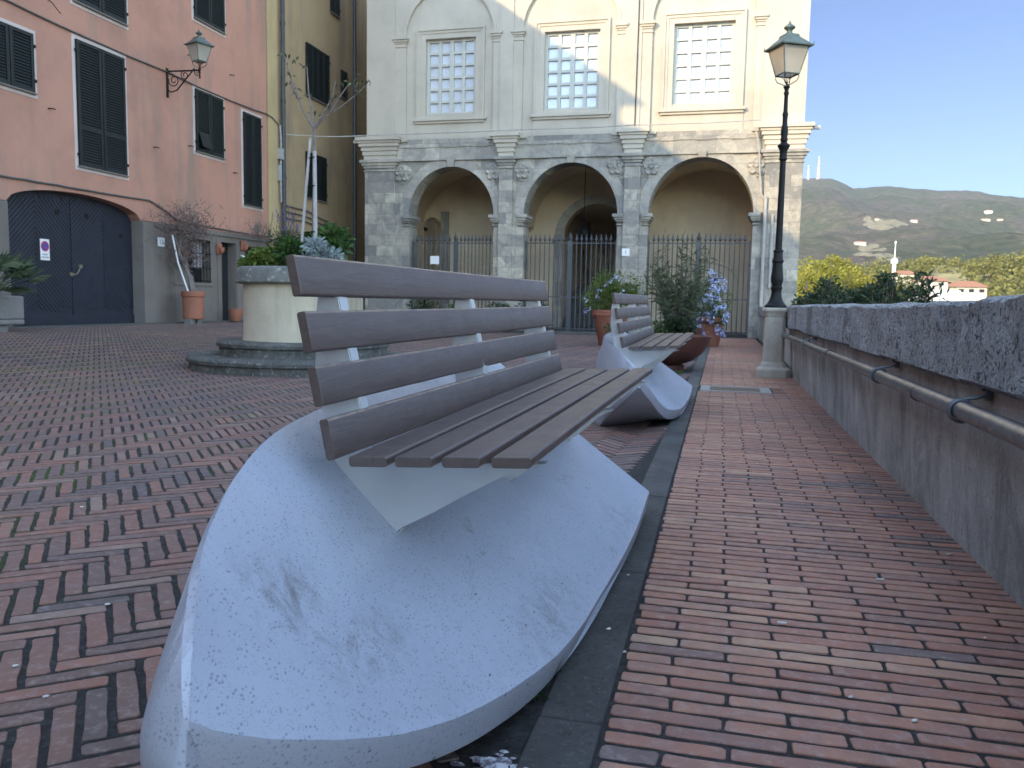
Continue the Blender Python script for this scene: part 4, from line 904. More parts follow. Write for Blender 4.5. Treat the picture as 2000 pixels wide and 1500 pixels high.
for z0, z1, e in ((5.84, 5.92, .10), (5.92, 6.30, .04), (6.30, 6.36, .07), (6.36, 6.58, .03)): mb.box(XL + .02, XR - .02, YC - e, YC + .3, z0, z1)
mb.build('entablature', M['ashlar_plain'], ch)
mb = MB(); MBK = MB()
for c_, r in BAY:
    for dx in (-1.1, 0, 1.1): MBK.box(c_ + dx - .28, c_ + dx + .28, YC - .085, YC - .07, 6.36, 6.42); MBK.box(c_ + dx - .22, c_ + dx + .22, YC - .082, YC - .071, 6.28, 6.36)
for a, b in PIL:
    for z0, z1, e in ((5.902, 6.05, .02), (6.05, 6.2, .06), (6.2, 6.34, .10), (6.34, 6.46, .16), (6.46, 6.54, .20), (6.54, 6.66, .26)):
        mb.box(a - e, b + e, YC - .14 - e, YC - .004, z0, z1)
for a, b in PIL: mb.box(a - .45, b + .45, YC - .11, YC - .005, 6.50, 6.60)
mb.build('cornice_block', M['cream'], ch, bevel=.008)
MBK.build('frieze_block', M['ashlar_plain'], ch)
# rosettes
def rosette(x, z, big=1):
    mb = MB(); y = YC - .05
    if big: mb.tube([(x, YC + .02, z), (x, y, z)], .33, 28)
    for k in range(5):
        a = math.pi / 2 + k * 2 * math.pi / 5; px, pz = x + .165 * math.cos(a), z + .165 * math.sin(a); ring = []
        for (rr, d) in ((.125, -.02), (.118, .05), (.08, .09), (.03, .06)): ring.append([(px + rr * math.cos(t), y - d, pz + rr * math.sin(t)) for t in [2 * math.pi * i / 12 for i in range(12)]])
        mb.loft(ring)
    mb.loft([[(x + rr * math.cos(t), y - d, z + rr * math.sin(t)) for t in [2 * math.pi * i / 12 for i in range(12)]] for rr, d in ((.07, .02), (.065, .12), (.03, .14))]); mb.build('rosette', M['ashlar_plain'], ch, smooth=2)
for x, z in ((-11.0, 5.40), (-7.72, 5.40), (-6.70, 5.42), (-3.55, 5.50), (-2.38, 5.46), (.88, 5.42)): rosette(x, z)
# upper wall: recessed panels between slim pilasters under blind arches
mb = MB(); YW = YC + .14; PAN = [(-10.95, -7.80), (-6.78, -3.60), (-2.50, .72)]
WIN = [(-10.25, -8.45, 7.40, 9.95), (-6.06, -4.20, 7.42, 9.98), (-1.82, .07, 7.42, 9.98)]
xs_ = sorted(set([XL + .03, XR - .01] + [w_[i] for w_ in WIN for i in (0, 1)])); zs_ = [6.58, 7.41, 9.97, 14.5]
for a, b in zip(xs_, xs_[1:]):
    for c_, d in zip(zs_, zs_[1:]):
        if c_ == 7.41 and any(w_[0] <= a and b <= w_[1] for w_ in WIN): continue
        mb.quad((a, YW, c_), (b, YW, c_), (b, YW, d), (a, YW, d))
for w_ in WIN:
    a, b, c_, d = w_[0], w_[1], 7.41, 9.97; D = YW + .26
    mb.quad((a, YW, c_), (a, YW, d), (a, D, d), (a, D, c_)); mb.quad((b, YW, c_), (b, D, c_), (b, D, d), (b, YW, d)); mb.quad((a, YW, d), (b, YW, d), (b, D, d), (a, D, d)); mb.quad((a, YW, c_), (a, D, c_), (b, D, c_), (b, YW, c_))
mb.box(XL + .03, XR - .01, YW + .5, YC + 14, 6.58, 14.5)
mb.quad((XL + .03, YW, 6.58), (XL + .03, YW + .5, 6.58), (XL + .03, YW + .5, 14.5), (XL + .03, YW, 14.5)); mb.quad((XR - .01, YW, 6.58), (XR - .01, YW, 14.5), (XR - .01, YW + .5, 14.5), (XR - .01, YW + .5, 6.58))
mb.build('upper_wall', M['cream'], ch)
mb = MB()   # raised strips and blind-arch spandrels
st = [(XL, -11.35), (-7.56, -7.10), (-3.36, -2.83), (.97, XR)]
for a, b in st: mb.box(a, b, YC - .0, YW + .02, 6.6, 14.5)
sm = [(-11.35, -10.95), (-7.80, -7.56), (-7.10, -6.78), (-3.60, -3.36), (-2.83, -2.50), (.72, .97)]
for a, b in sm: mb.box(a, b, YC + .04, YW + .015, 6.6, 10.06)
for (a, b) in PAN:
    c_, r = (a + b) / 2, (b - a) / 2; n = 24
    for i in range(n):
        a0, a1 = math.pi * i / n, math.pi * (i + 1) / n; x0, z0 = c_ - r * math.cos(a0), 10.05 + r * math.sin(a0); x1, z1 = c_ - r * math.cos(a1), 10.05 + r * math.sin(a1)
        mb.quad((x0, YC + .05, z0), (x1, YC + .05, z1), (x1, YC + .05, 14.5), (x0, YC + .05, 14.5)); mb.quad((x0, YC + .05, z0), (x0, YW, z0), (x1, YW, z1), (x1, YC + .05, z1))
        ro = r + .1; X0, Z0, X1, Z1 = c_ - ro * math.cos(a0), 10.05 + ro * math.sin(a0), c_ - ro * math.cos(a1), 10.05 + ro * math.sin(a1)
        mb.quad((x0, YC + .02, z0), (x1, YC + .02, z1), (X1, YC + .02, Z1), (X0, YC + .02, Z0)); mb.quad((X0, YC + .02, Z0), (X1, YC + .02, Z1), (X1, YC + .05, Z1), (X0, YC + .05, Z0)); mb.quad((x0, YC + .02, z0), (x0, YC + .05, z0), (x1, YC + .05, z1), (x1, YC + .02, z1))
    for xa, xb in ((XL, a), (b, XR)): pass
for a, b in sm: mb.box(a, b, YC + .052, YW, 10.05, 14.5)
mb.build('raised_band', M['cream'], ch)
mb = MB()
for a, b in sm:
    for z0, z1, e in ((9.72, 9.76, .03), (9.84, 9.90, .03), (9.90, 9.97, .07), (9.97, 10.07, .11)): mb.box(a - e * .8, b + e * .8, YC + .04 - e, YW + .01, z0, z1)
mb.build('small_capital', M['cream'], ch, bevel=.008)
for w_ in WIN:
    a, b, c_, d = w_[0], w_[1], 7.41, 9.97
    mb = MB()
    for t0, t1, e in ((.0, .17, .03), (.17, .26, .055), (.26, .33, .09)):
        y = YW - e
        mb.box(a - t1, a - t0, y, YW - .001, c_ - .10, d + t1); mb.box(b + t0, b + t1, y, YW - .001, c_ - .10, d + t1); mb.box(a - t0, b + t0, y, YW - .001, d + t0, d + t1)
    mb.build('window_frame', M['cream'], ch)
    mb = MB(); mb.box(a - .42, b + .42, YW - .16, YW - .001, 7.20, 7.30); mb.box(a - .36, b + .36, YW - .10, YW - .001, 7.12, 7.20); mb.box(a - .36, b + .36, YW - .03, YW - .001, 6.6, 7.12); mb.box(a, b, YW, YW + .25, 7.41, 7.46); mb.build('window_sill', M['cream'], ch, bevel=.008)
    g_ = MB(); g_.box(a, b, YW + .21, YW + .23, c_, d); wp = g_.build('window', M['win_glass'], ch)
    mb = MB(); ox0, ox1 = a + .05, b - .05; cw = (ox1 - ox0) / 4; rh = (d - c_ - .12) / 6
    for k in range(5):
        x = ox0 + k * cw; tw = .055 if k != 2 else .075; mb.box(x - tw, x + tw, YW + .13, YW + .209, c_ + .06, d)
    for k in range(7):
        z = c_ + .08 + k * rh; mb.box(a, b, YW + .134, YW + .207, z - .045, z + .045)
    mb.build('muntin_grid', M['muntin'], wp)
# wires on the facade
sag([((-14.38, 25.3, 6.45), (-12.45, YC - .3, 6.72), .05), ((-12.45, YC - .3, 6.72), (-7.3, YC - .4, 6.72), .02), ((-7.3, YC - .4, 6.72), (-3.0, YC - .4, 6.74), .02), ((-3.0, YC - .4, 6.74), (.95, YC - .32, 6.78), .02)], .018, M['cable_light'], 'cable', 'pale cable strung from the ochre house along the cream facade')
sag([((-2.95, YC - .02, 14), (-2.95, YC - .02, 10), 0), ((-2.95, YC - .02, 10), (-2.97, YC - .03, 6.8), 0)], .02, M['drain'], 'cable', 'thin dark vertical cable beside the right window of the cream facade')
dp = MB(); dp.tube([(.80, YC - .30, 6.55), (.85, YC - .3, 6.4), (.95, YC - .2, 5.9), (1.02, YC - .16, 5.0), (1.08, YC - .16, 4.5), (1.22, YC - .18, 4.35)], .03, 8); dp.tube([(1.22, YC - .18, 4.45), (1.22, YC - .18, .1)], .055, 10); dp.tube([(1.45, YC - .18, 3.9), (1.45, YC - .18, 1.6)], .045, 10)
tag(dp.build('conduit', M['cable_light'], smooth=2), 'pale conduit pipes running down the right pier of the portico', 'pipe')
# loggia interior
mb = MB(); YI = YC + 4.4
for k, (c_, r) in enumerate(BAY):
    xa = [XL + .5, -7.26, -2.98][k]; xb = [-7.26, -2.98, XR - .5][k]; cc, rr = (xa + xb) / 2, (xb - xa) / 2; n = 24; zs2, ht = 3.9, 2.1
    for i in range(n):      # vault
        a0, a1 = math.pi * i / n, math.pi * (i + 1) / n; x0, z0 = cc - rr * math.cos(a0), zs2 + ht * math.sin(a0); x1, z1 = cc - rr * math.cos(a1), zs2 + ht * math.sin(a1)
        mb.quad((x0, YB, z0), (x0, YI, z0), (x1, YI, z1), (x1, YB, z1))
    # transverse arches between bays (solid above springing, with pier at the back)
mb.quad((XL + .5, YB, 0), (XL + .5, YI, 0), (XL + .5, YI, 4), (XL + .5, YB, 4)); mb.quad((XR - .5, YB, 0), (XR - .5, YI, 0), (XR - .5, YI, 4), (XR - .5, YB, 4))
# back wall with doorway arch in the middle bay and dark arch in the left
def holewall(x0, x1, y, z1, c_, r, zs):
    mb.quad((x0, y, 0), (c_ - r, y, 0), (c_ - r, y, z1), (x0, y, z1)); mb.quad((c_ + r, y, 0), (x1, y, 0), (x1, y, z1), (c_ + r, y, z1)); arch_wall(mb, 0, 0, y, y + .5, zs, r, z1, cx=c_, r=r)
holewall(-7.26, -2.98, YI, 6.2, -4.75, 1.35, 3.5)
holewall(XL + .5, -7.26, YI, 6.2, -11.5, .37, 4.0)
mb.quad((-2.98, YI, 0), (XR - .5, YI, 0), (XR - .5, YI, 6.2), (-2.98, YI, 6.2))
mb.build('loggia_wall', M['cream_in'], ch)
mb = MB()
for i in range(26):
    a0, a1 = math.pi * i / 26, math.pi * (i + 1) / 26
    for (c_, r0, r1, zs) in ((-4.75, 1.35, 1.68, 3.5),):
        P = lambda rr, a, y: (c_ - rr * math.cos(a), y, zs + rr * math.sin(a)); y = YI - .06
        mb.quad(P(r0, a0, y), P(r0, a1, y), P(r1, a1, y), P(r1, a0, y)); mb.quad(P(r1, a0, y), P(r1, a1, y), P(r1, a1, YI), P(r1, a0, YI))
mb.box(-4.75 - 1.68, -4.75 - 1.35, YI - .06, YI - .002, 0, 3.5); mb.box(-4.75 + 1.35, -4.75 + 1.68, YI - .06, YI - .002, 0, 3.5); mb.box(-6.5, -6.05, YI - .12, YI - .061, 3.3, 3.5)
mb.box(-11.12, -10.78, YI - .06, YI - .002, 0, 4.6)
mb.build('inner_arch', M['ashlar_plain'], ch)
mb = MB(); mb.box(XL + .4, XR - .4, YB - .2, YI + 9, -.05, .06); mb.build('loggia_floor', M['kerb'], ch)
mb = MB(); mb.quad((-6.3, YI + 8, 0), (-3.2, YI + 8, 0), (-3.2, YI + 8, 6), (-6.3, YI + 8, 6)); mb.quad((-6.3, YI + .5, 0), (-6.3, YI + 8, 0), (-6.3, YI + 8, 5), (-6.3, YI + .5, 5)); mb.quad((-3.3, YI + .5, 0), (-3.3, YI + 8, 0), (-3.3, YI + 8, 5), (-3.3, YI + .5, 5)); mb.quad((-6.3, YI + .5, 4.9), (-6.3, YI + 8, 4.9), (-3.3, YI + 8, 4.9), (-3.3, YI + .5, 4.9))
mb.box(-11.9, -10.5, YI + 1.5, YI + 1.6, 0, 5); mb.build('passage', M['cream_in'], ch)
mb = MB()
for k in range(10): mb.box(-6.2, -3.35, YI + 1.2 + k * .32, YI + 1.6 + k * .32 + .4, .06 + k * .17, .06 + (k + 1) * .17)
mb.build('stair', M['kerb'], ch)
# lattice vent, low arch moulding, bench ledge in the right bay
mb = MB(); x0, x1, z0, z1 = -10.35, -8.85, 1.3, 2.95; mb.box(x0, x1, YI - .02, YI - .003, z0, z1); lt = mb.build('lattice', M['black'], ch)
mb = MB(); s = .115
for k in range(-30, 30):
    for sg in (1, -1):
        pts = []
        for t in (0, 1):
            pass
        # diagonal slat clipped to the rectangle
        c0 = x0 + k * s
        xa, za = c0, z0; xb, zb = c0 + sg * (z1 - z0), z1
        if sg > 0:
            if xa < x0: za += x0 - xa; xa = x0
            if xb > x1: zb -= xb - x1; xb = x1
        else:
            if xa > x1: za += xa - x1; xa = x1
            if xb < x0: zb -= x0 - xb; xb = x0
        if za < zb - .02 and x0 - .001 <= xa <= x1 + .001 and x0 - .001 <= xb <= x1 + .001: mb.tube([(xa, YI - .035 - (.012 if sg > 0 else 0), za), (xb, YI - .035 - (.012 if sg > 0 else 0), zb)], .036, 4)
mb.box(x0 - .06, x0, YI - .07, YI - .003, z0, z1); mb.box(x1, x1 + .06, YI - .07, YI - .003, z0, z1); mb.box(x0, x1, YI - .07, YI - .003, 2.03, 2.12); mb.build('lattice_grid', M['cream_in'], lt)
mb = MB(); P = [(-2.0, YI - .03, .9)] + [(-.75 - 1.25 * math.cos(a), YI - .03, 2.05 + .62 * math.sin(a)) for a in [math.pi * k / 20 for k in range(21)]] + [(.5, YI - .03, .9)]; mb.tube(P, .045, 6); mb.build('niche_moulding', M['cream_in'], ch)
mb = MB(); mb.box(-1.6, 0, YI - .5, YI - .1, .55, .62); mb.box(-1.5, -1.4, YI - .45, YI - .15, .06, .55); mb.box(-.2, -.1, YI - .45, YI - .15, .06, .55); tag(mb.build('wooden_bench', m_simple('old_wood', (.2, .1, .06), .7)), 'small wooden bench inside the right arch behind the gate', 'bench')
hl = thing('hanging_lantern', 'dark wrought lantern hanging on a rod in the middle arch', 'lantern', (-4.95, YC + 2.4, 3.2))
mb = MB(); mb.tube([(-4.95, YC + 2.4, 3.95), (-4.95, YC + 2.4, 6.0)], .016, 6); mb.build('rod', M['dark_iron'], hl)
mb = MB()
for k in range(8):
    a = k * math.pi / 4; mb.tube([(-4.95 + r * math.cos(a), YC + 2.4 + r * math.sin(a), z) for r, z in ((.03, 3.95), (.12, 3.8), (.22, 3.68), (.36, 3.66), (.30, 3.55), (.17, 3.4), (.05, 3.2))], .016, 5)
mb.lathe([(.16, 3.35), (.2, 3.5), (.18, 3.66), (.08, 3.8)], 8, (-4.95, YC + 2.4, 0)); mb.build('cage', M['dark_iron'], hl)
plate('number_plate', 'white square plate numbered 1 on the stone pier of the portico', '1', (-3.12, YC - .121, 2.72), .25, .24, .17, 'y')
# gates
def gate(label, x0, x1, post, nl, nr):
    g = thing('iron_gate', label, 'gate', ((x0 + x1) / 2, YC + .25, 0), 'iron gates in the three arches')
    y = YC + .25
    def leaf(xa, xb, n):
        mb = MB(); st_ = (xb - xa) / (n + 1)
        for k in range(1, n + 1):
            x = xa + k * st_; mb.tube([(x, y, .12), (x, y, 3.1)], .022, 6); mb.lathe([(.018, 3.1), (.06, 3.15), (.03, 3.22), (.003, 3.36)], 6, (x, y, 0))
        for z in (.15, 1.22, 3.04): mb.box(xa, xb, y - .016, y + .016, z - .017, z + .017)
        for x in (xa, xb): mb.box(x - .022, x + .022, y - .022, y + .022, .06, 3.12)
        mb.build('gate_leaf', M['iron'], g)
        mb = MB(); mb.tube([(x0 + .03 if xa == x0 else x1 - .03, y, 2.35), ((x0 - .04) if xa == x0 else (x1 + .04), y, 2.35)], .03, 8); mb.build('hinge', M['iron'], g)
    leaf(x0, post - .06, nl); leaf(post + .06, x1, nr)
    mb = MB(); mb.box(post - .055, post + .055, y - .03, y + .03, .06, 3.12); mb.lathe([(.05, 3.12), (.085, 3.2), (.05, 3.28), (.004, 3.42)], 4, (post, y, 0)); mb.build('centre_post', M['iron'], g)
    return g
gate('spear topped iron gate in the left arch with a notice on it', -10.74, -7.74, -9.12, 8, 9)
gate('spear topped iron gate in the middle arch before the dark passage', -6.58, -3.50, -5.05, 8, 8)
gate('spear topped iron gate in the right arch behind the oleander', -2.40, .82, -.79, 9, 9)
tg = MB(); tg.box(-10.05, -9.72, YC + .19, YC + .205, 2.30, 2.58); tag(tg.build('notice', M['white'], bevel=.004), 'white blank notice fixed on the left iron gate', 'sign')
# paving edge before the portico
mb = MB(); mb.box(-12.5, -.42, 26.3, 27.3, -.03, .07); mb.build('portico_step', M['kerb'], kind='structure', bevel=.01)

# ------------------------------------------------------------------ round planter (old well) with steps
WX, WY = -5.87, 10.85
wl_ = thing('round_planter', 'round plastered well planter with mossy stone rim on two steps', 'planter', (WX, WY, 0))
def poly(n, r, a0, z, jx=1): return [(WX + r * jx * math.cos(a0 + 2 * math.pi * k / n), WY + r * math.sin(a0 + 2 * math.pi * k / n), z) for k in range(n)]
def step(name, r, z0, z1, n):
    mb = MB(); mb.lathe([(r - .04, z0 - .02), (r - .035, z1 - .09), (r + .0, z1 - .075), (r + .01, z1 - .03), (r - .02, z1), (.3, z1 + .005)], 72, (WX, WY, 0), fac=lambda t: 1 + .006 * math.sin(t * 40) + .012 * mnoise.noise(Vector((t * 14, z1, 0)))); return mb.build(name, M['steps'], wl_, smooth=2)
step('lower_step', 1.62, 0, .19, 0); step('upper_step', 1.22, .19, .40, 0)
mb = MB(); mb.lathe([(.86, .40), (.845, .50), (.84, 1.2), (.84, 1.21)], 64, (WX, WY, 0)); mb.build('drum', M['well'], wl_, smooth=2)
mb = MB(); mb.lathe([(.84, 1.19), (.925, 1.20), (.945, 1.22), (.95, 1.36), (.93, 1.41), (.89, 1.43), (.70, 1.43), (.69, 1.35), (.0, 1.35)], 64, (WX, WY, 0), fac=lambda t: 1 + .006 * mnoise.noise(Vector((t * 30, 0, 0)))); mb.build('rim', M['lichen'], wl_, smooth=2)
def plant(name, label, cat, ctr, rad, n, ln, wd, mat, group=None, clumps=10, cl=.42, **k):
    t = thing(name, label, cat, (ctr[0], ctr[1], ctr[2] - rad[2])); bush('foliage', M[mat], t, ctr, rad, n, ln, wd, clumps, cl, **k)
    mb = MB()
    for _ in range(7): mb.tube([(ctr[0] + rnd(-.3, .3) * rad[0], ctr[1] + rnd(-.3, .3) * rad[1], ctr[2] - rad[2]), (ctr[0] + rnd(-.6, .6) * rad[0], ctr[1] + rnd(-.6, .6) * rad[1], ctr[2] + rad[2] * rnd(0, .6))], .006, 5)
    mb.build('stem', M['twig'], t)
    if group: t['group'] = group
    return t
plant('herb_clump', 'bright green leafy clump spilling over the left of the well rim', 'plant', (WX - .50, WY - .35, 1.50), (.34, .3, .20), 1300, .075, .045, 'leaf_bright')
plant('herb_clump', 'mid green shrub at the middle of the round planter', 'plant', (WX - .12, WY - .2, 1.60), (.38, .3, .25), 1500, .08, .045, 'leaf_green')
plant('broadleaf_shrub', 'taller broad leaved green shrub behind the silver plant in the planter', 'plant', (WX + .25, WY + .25, 1.75), (.42, .3, .30), 900, .13, .065, 'leaf_green')
plant('dusty_miller', 'silver grey dusty miller at the right of the round planter', 'plant', (WX + .42, WY - .30, 1.62), (.34, .28, .27), 1700, .085, .022, 'leaf_silver', clumps=14, cl=.35)
t = plant('lavender', 'grey green lavender with violet spikes at the back left of the planter', 'plant', (WX - .38, WY + .1, 1.72), (.30, .25, .28), 900, .09, .012, 'leaf_olive')
mb = MB(); hd = []
for _ in range(26):
    a = (WX - .38 + rnd(-.25, .25), WY + .1 + rnd(-.2, .2), 1.8); b = (a[0] + rnd(-.12, .16), a[1] + rnd(-.1, .1), 1.8 + rnd(.15, .55)); mb.tube([a, b], .004, 4); hd += [tuple(a[i] + (b[i] - a[i]) * s for i in range(3)) for s in (.8, .9, 1)]
mb.build('spike_stem', M['twig'], t); flowers('blossom', M['petal_violet'], t, hd, 2, .012, .014)
# young tree with stakes
ty = thing('young_tree', 'young bare forked tree tied to stakes in the round planter', 'tree', (WX + .12, WY + .1, 1.35))
TX, TY = WX + .12, WY + .1
mb = MB()
def limb(pts, rs): mb.tube(pts, rs, 7)
limb([(TX, TY, 1.35), (TX - .01, TY, 2.2), (TX + .01, TY, 2.9), (TX + .0, TY, 3.42)], [.032, .028, .024, .022])
tips = []
for pts in ([(0, 3.42), (-.12, 3.62), (-.24, 3.95), (-.30, 4.15), (-.36, 4.42)], [(0, 3.42), (-.05, 3.7), (-.10, 3.95), (-.13, 4.3)], [(0, 3.42), (.14, 3.58), (.40, 3.75), (.62, 3.93), (.72, 4.05)], [(0, 3.42), (.18, 3.66), (.30, 3.85), (.36, 4.05)], [(-.2, 3.85), (-.30, 3.95), (-.36, 4.1)], [(.25, 3.65), (.42, 3.86), (.55, 3.98)]):
    dy = rnd(-.1, .1); P = [(TX + a * 1.05, TY + dy * k * .5, z) for k, (a, z) in enumerate(pts)]; limb(P, [.018, .013, .010, .007, .004][:len(P)]); tips += P[1:]
mb.build('trunk', M['bark'], ty, smooth=2)
mb = MB(); lv = []
for p in tips:
    for _ in range(3 if p[2] > 3.8 else 1): lv.append(tuple(p[i] + rnd(-.05, .05) for i in range(3)))
for p in ((TX - .36, TY, 4.42), (TX + .76, TY, 4.05)):
    for _ in range(10): lv.append(tuple(p[i] + rnd(-.1, .1) * (.6 if i == 2 else 1) for i in range(3)))
leaves(mb, lv, [(rnd(-1, 1), rnd(-1, 1), rnd(-.8, .3)) for _ in lv], .085, .034); mb.build('foliage', M['leaf_olive'], ty)
st_ = thing('tree_stake', 'upright grey stake tied to the young tree in the planter', 'stake', (TX + .04, TY - .06, 1.35), 'stakes of the young tree')
mb = MB(); mb.tube([(TX + .045, TY - .06, 1.35), (TX + .03, TY - .05, 3.1)], [.034, .028], 8); mb.build('pole', M['cane'], st_)
st_ = thing('tree_stake', 'leaning grey stake propped left of the young tree', 'stake', (TX - .28, TY - .1, 1.35), 'stakes of the young tree')
mb = MB(); mb.tube([(TX - .20, TY - .1, 1.35), (TX - .03, TY - .06, 3.28)], [.024, .02], 8); mb.build('pole', M['cane'], st_)
mb = MB()
for z in (1.95, 2.6, 3.0): mb.tube([(TX - .10 + (z - 1.9) * .06, TY - .1, z), (TX + .05, TY - .09, z + .01)], .010, 5)
mb.build('tie', M['dark_iron'], st_)

# ------------------------------------------------------------------ pots
def pot(name, label, ctr, prof, mat, cat='plant pot', n=36, soil=None):
    t = thing(name, label, cat, ctr); mb = MB(); mb.lathe(prof, n, ctr); mb.build('pot', M[mat], t, smooth=2)
    if soil:
        mb = MB(); mb.lathe([(soil[0], soil[1] - .03), (soil[0], soil[1]), (0.001, soil[1] + .01)], n, ctr); mb.build('soil', M['soil'], t)
    return t
def rimpot(rb, rt, h, rimh=.09, foot=0): return [(rb, 0), (rb + .01, .01), (rt - .03, h - rimh - .02), (rt - .02, h - rimh), (rt + .01, h - rimh + .005), (rt + .02, h - rimh * .6), (rt + .012, h - rimh * .5), (rt + .022, h - rimh * .35), (rt + .02, h - .01), (rt + .005, h), (rt - .03, h), (rt - .04, h - .1), (.02, h - .1)]
P1 = (-2.55, 20.2, 0)
pot('terracotta_pot', 'big limed terracotta pot holding the bright plumbago bush', P1, rimpot(.34, .52, .86, .14), 'terracotta_old', soil=(.47, .74))
t = plant('plumbago_bush', 'bright green bush with few pale blue flowers in a terracotta pot', 'plant', (P1[0] - .02, P1[1], 1.26), (.86, .7, .56), 6500, .062, .026, 'leaf_bright', clumps=18, cl=.40)
hd = [(P1[0] + x, P1[1] - .45 + rnd(-.1, .1), z) for x, z in ((-.62, 1.15), (-.58, 1.05), (-.55, .88), (-.30, 1.35), (-.14, 1.48), (.0, 1.60), (.08, 1.66), (.12, 1.58), (-.05, 1.52), (-.35, 1.2), (.25, 1.3), (-.65, .80), (.3, 1.55))]
flowers('blossom', M['petal'], t, hd, 7, .05, .024)
# plumbago right
P3 = (-.30, 21.2, 0)
pot('terracotta_pot', 'terracotta pot under the flowering plumbago at the walkway edge', P3, rimpot(.28, .40, .72, .1), 'terracotta', soil=(.37, .6))
t = plant('flowering_plumbago', 'plumbago shrub covered in pale blue flower heads by the gate', 'plant', (P3[0] - .05, P3[1], 1.0), (.72, .6, .78), 3200, .065, .028, 'leaf_green', clumps=16, cl=.36)
hd = []
for _ in range(74):
    a = rnd(-.62, .55); z = .95 + rnd(-.7, .75); 
    if a < -.1 and z > 1.2: z -= .5
    hd.append((P3[0] - .1 + a, P3[1] - .40 + rnd(-.2, .2), z))
for _ in range(30): hd.append((P3[0] - .55 + rnd(-.3, .3), P3[1] - .6, rnd(.35, .8)))
for _ in range(10): hd.append((P3[0] + .18 + rnd(-.2, .2), P3[1] - .3, rnd(1.4, 1.85)))
flowers('blossom', M['petal'], t, hd, 14, .075, .033)
# oleander in a tub behind bench two
P2 = (-.95, 19.2, 0)
pot('planter_tub', 'dark tub holding the tall oleander behind the far bench', (P2[0], P2[1], 0), [(.5, 0), (.55, .3), (.58, .5), (.54, .5), (.50, .42), (.02, .42)], 'bowl', soil=(.52, .45))
ol = thing('oleander', 'tall loose oleander with narrow grey green leaves before the right gate', 'shrub', (P2[0], P2[1], .45))
mb = MB(); lf = MB()
for k in range(80):
    a = rnd(0, 6.28); s = rnd(.15, .85); h = rnd(.6, 2.15) * (1.12 - .5 * s); bx_, by_ = P2[0] + .2 * math.cos(a), P2[1] + .2 * math.sin(a)
    pts = [Vector((bx_, by_, .45)), Vector((bx_ + .35 * s * math.cos(a), by_ + .35 * s * math.sin(a), .45 + h * .55)), Vector((bx_ + .85 * s * math.cos(a), by_ + .6 * s * math.sin(a), .45 + h))]
    mb.tube(pts, [.010, .007, .003], 5)
    for i in range(26):
        t_ = .1 + .9 * (i / 25) ** .75; p = pts[0].lerp(pts[1], t_ * 2) if t_ < .5 else pts[1].lerp(pts[2], t_ * 2 - 1)
        leaves(lf, [p], [(rnd(-1, 1), rnd(-1, 1), rnd(-.2, 1.3))], .22, .034, .12)
mb.build('stem', M['twig'], ol); lf.build('foliage', M['leaf_olive'], ol)
plant('ground_ivy', 'low green leafy plants around the oleander tub', 'plant', (-1.7, 18.6, .42), (.9, .35, .26), 1500, .09, .05, 'leaf_green', clumps=16)
plant('ground_ivy', 'dark green clump right of the oleander by the brown bowl', 'plant', (-.85, 18.6, .55), (.42, .3, .33), 900, .08, .05, 'leaf_dark', clumps=10)
# brown bowl planter beside bench 2
P4 = (-.78, 13.0, 0)
pot('planter_bowl', 'wide brown bowl planter on a small foot behind the far bench', P4, [(.26, 0), (.26, .08), (.22, .09), (.24, .10), (.38, .15), (.52, .26), (.62, .40), (.66, .52), (.67, .54), (.63, .54), (.58, .46), (.02, .44)], 'bowl', 'planter', 56, soil=(.58, .47))
# pots along the left of the portico
for i, (x, y) in enumerate(((-9.6, 25.9), (-8.3, 25.9), (-7.0, 25.9), (-5.9, 25.9))):
    lab = ['low dark shrub, leftmost of the row before the left arches', 'low bushy shrub second from left before the left arches', 'low shrub third from left, beside the middle stone pier', 'low shrub at the right end of the row before the middle gate'][i]
    plant('potted_shrub', lab, 'shrub', (x, y, .62), (.62, .4, .5), 1200, .09, .05, 'leaf_dark' if i != 1 else 'leaf_green', group='shrubs along the portico', clumps=12)
# large terracotta pot with climbing dry vine by the grille window
P5 = (-13.75, 19.33, .26)
for i, dx in enumerate((-.16, .14)):
    mb = MB(); mb.box(P5[0] - .1, P5[0] + .1, P5[1] + dx - .1, P5[1] + dx + .1, gz(P5[0]) - .02, .40); o = tag(mb.build('stone_block', M['trough'], bevel=.01), ['rough stone block under the left side of the vine pot', 'rough stone block under the right side of the vine pot'][i], 'block')
pot('terracotta_pot', 'tall terracotta pot with the dry vine, raised on stone blocks', (P5[0], P5[1], .40), [(.25, 0), (.265, .02), (.275, .58), (.30, .60), (.31, .66), (.30, .74), (.26, .74), (.25, .66), (.02, .66)], 'terracotta', soil=(.25, .68))
vn = thing('dry_vine', 'bare brown climbing vine spreading over the grey wall', 'vine', (P5[0], P5[1], 1.1))
mb = MB(); 
for k in range(5): mb.tube([(P5[0] + rnd(-.08, .08), P5[1] + rnd(-.08, .08), 1.05), (P5[0] - .1, P5[1] + .05 + rnd(-.1, .1), 1.5), (P5[0] - .3, P5[1] - .05 + rnd(-.15, .15), 2.1), (P5[0] - .45, P5[1] + rnd(-.4, .3), 2.7)], [.035, .03, .02, .012], 6)
mb.build('trunk', M['bark'], vn)
mb = MB()
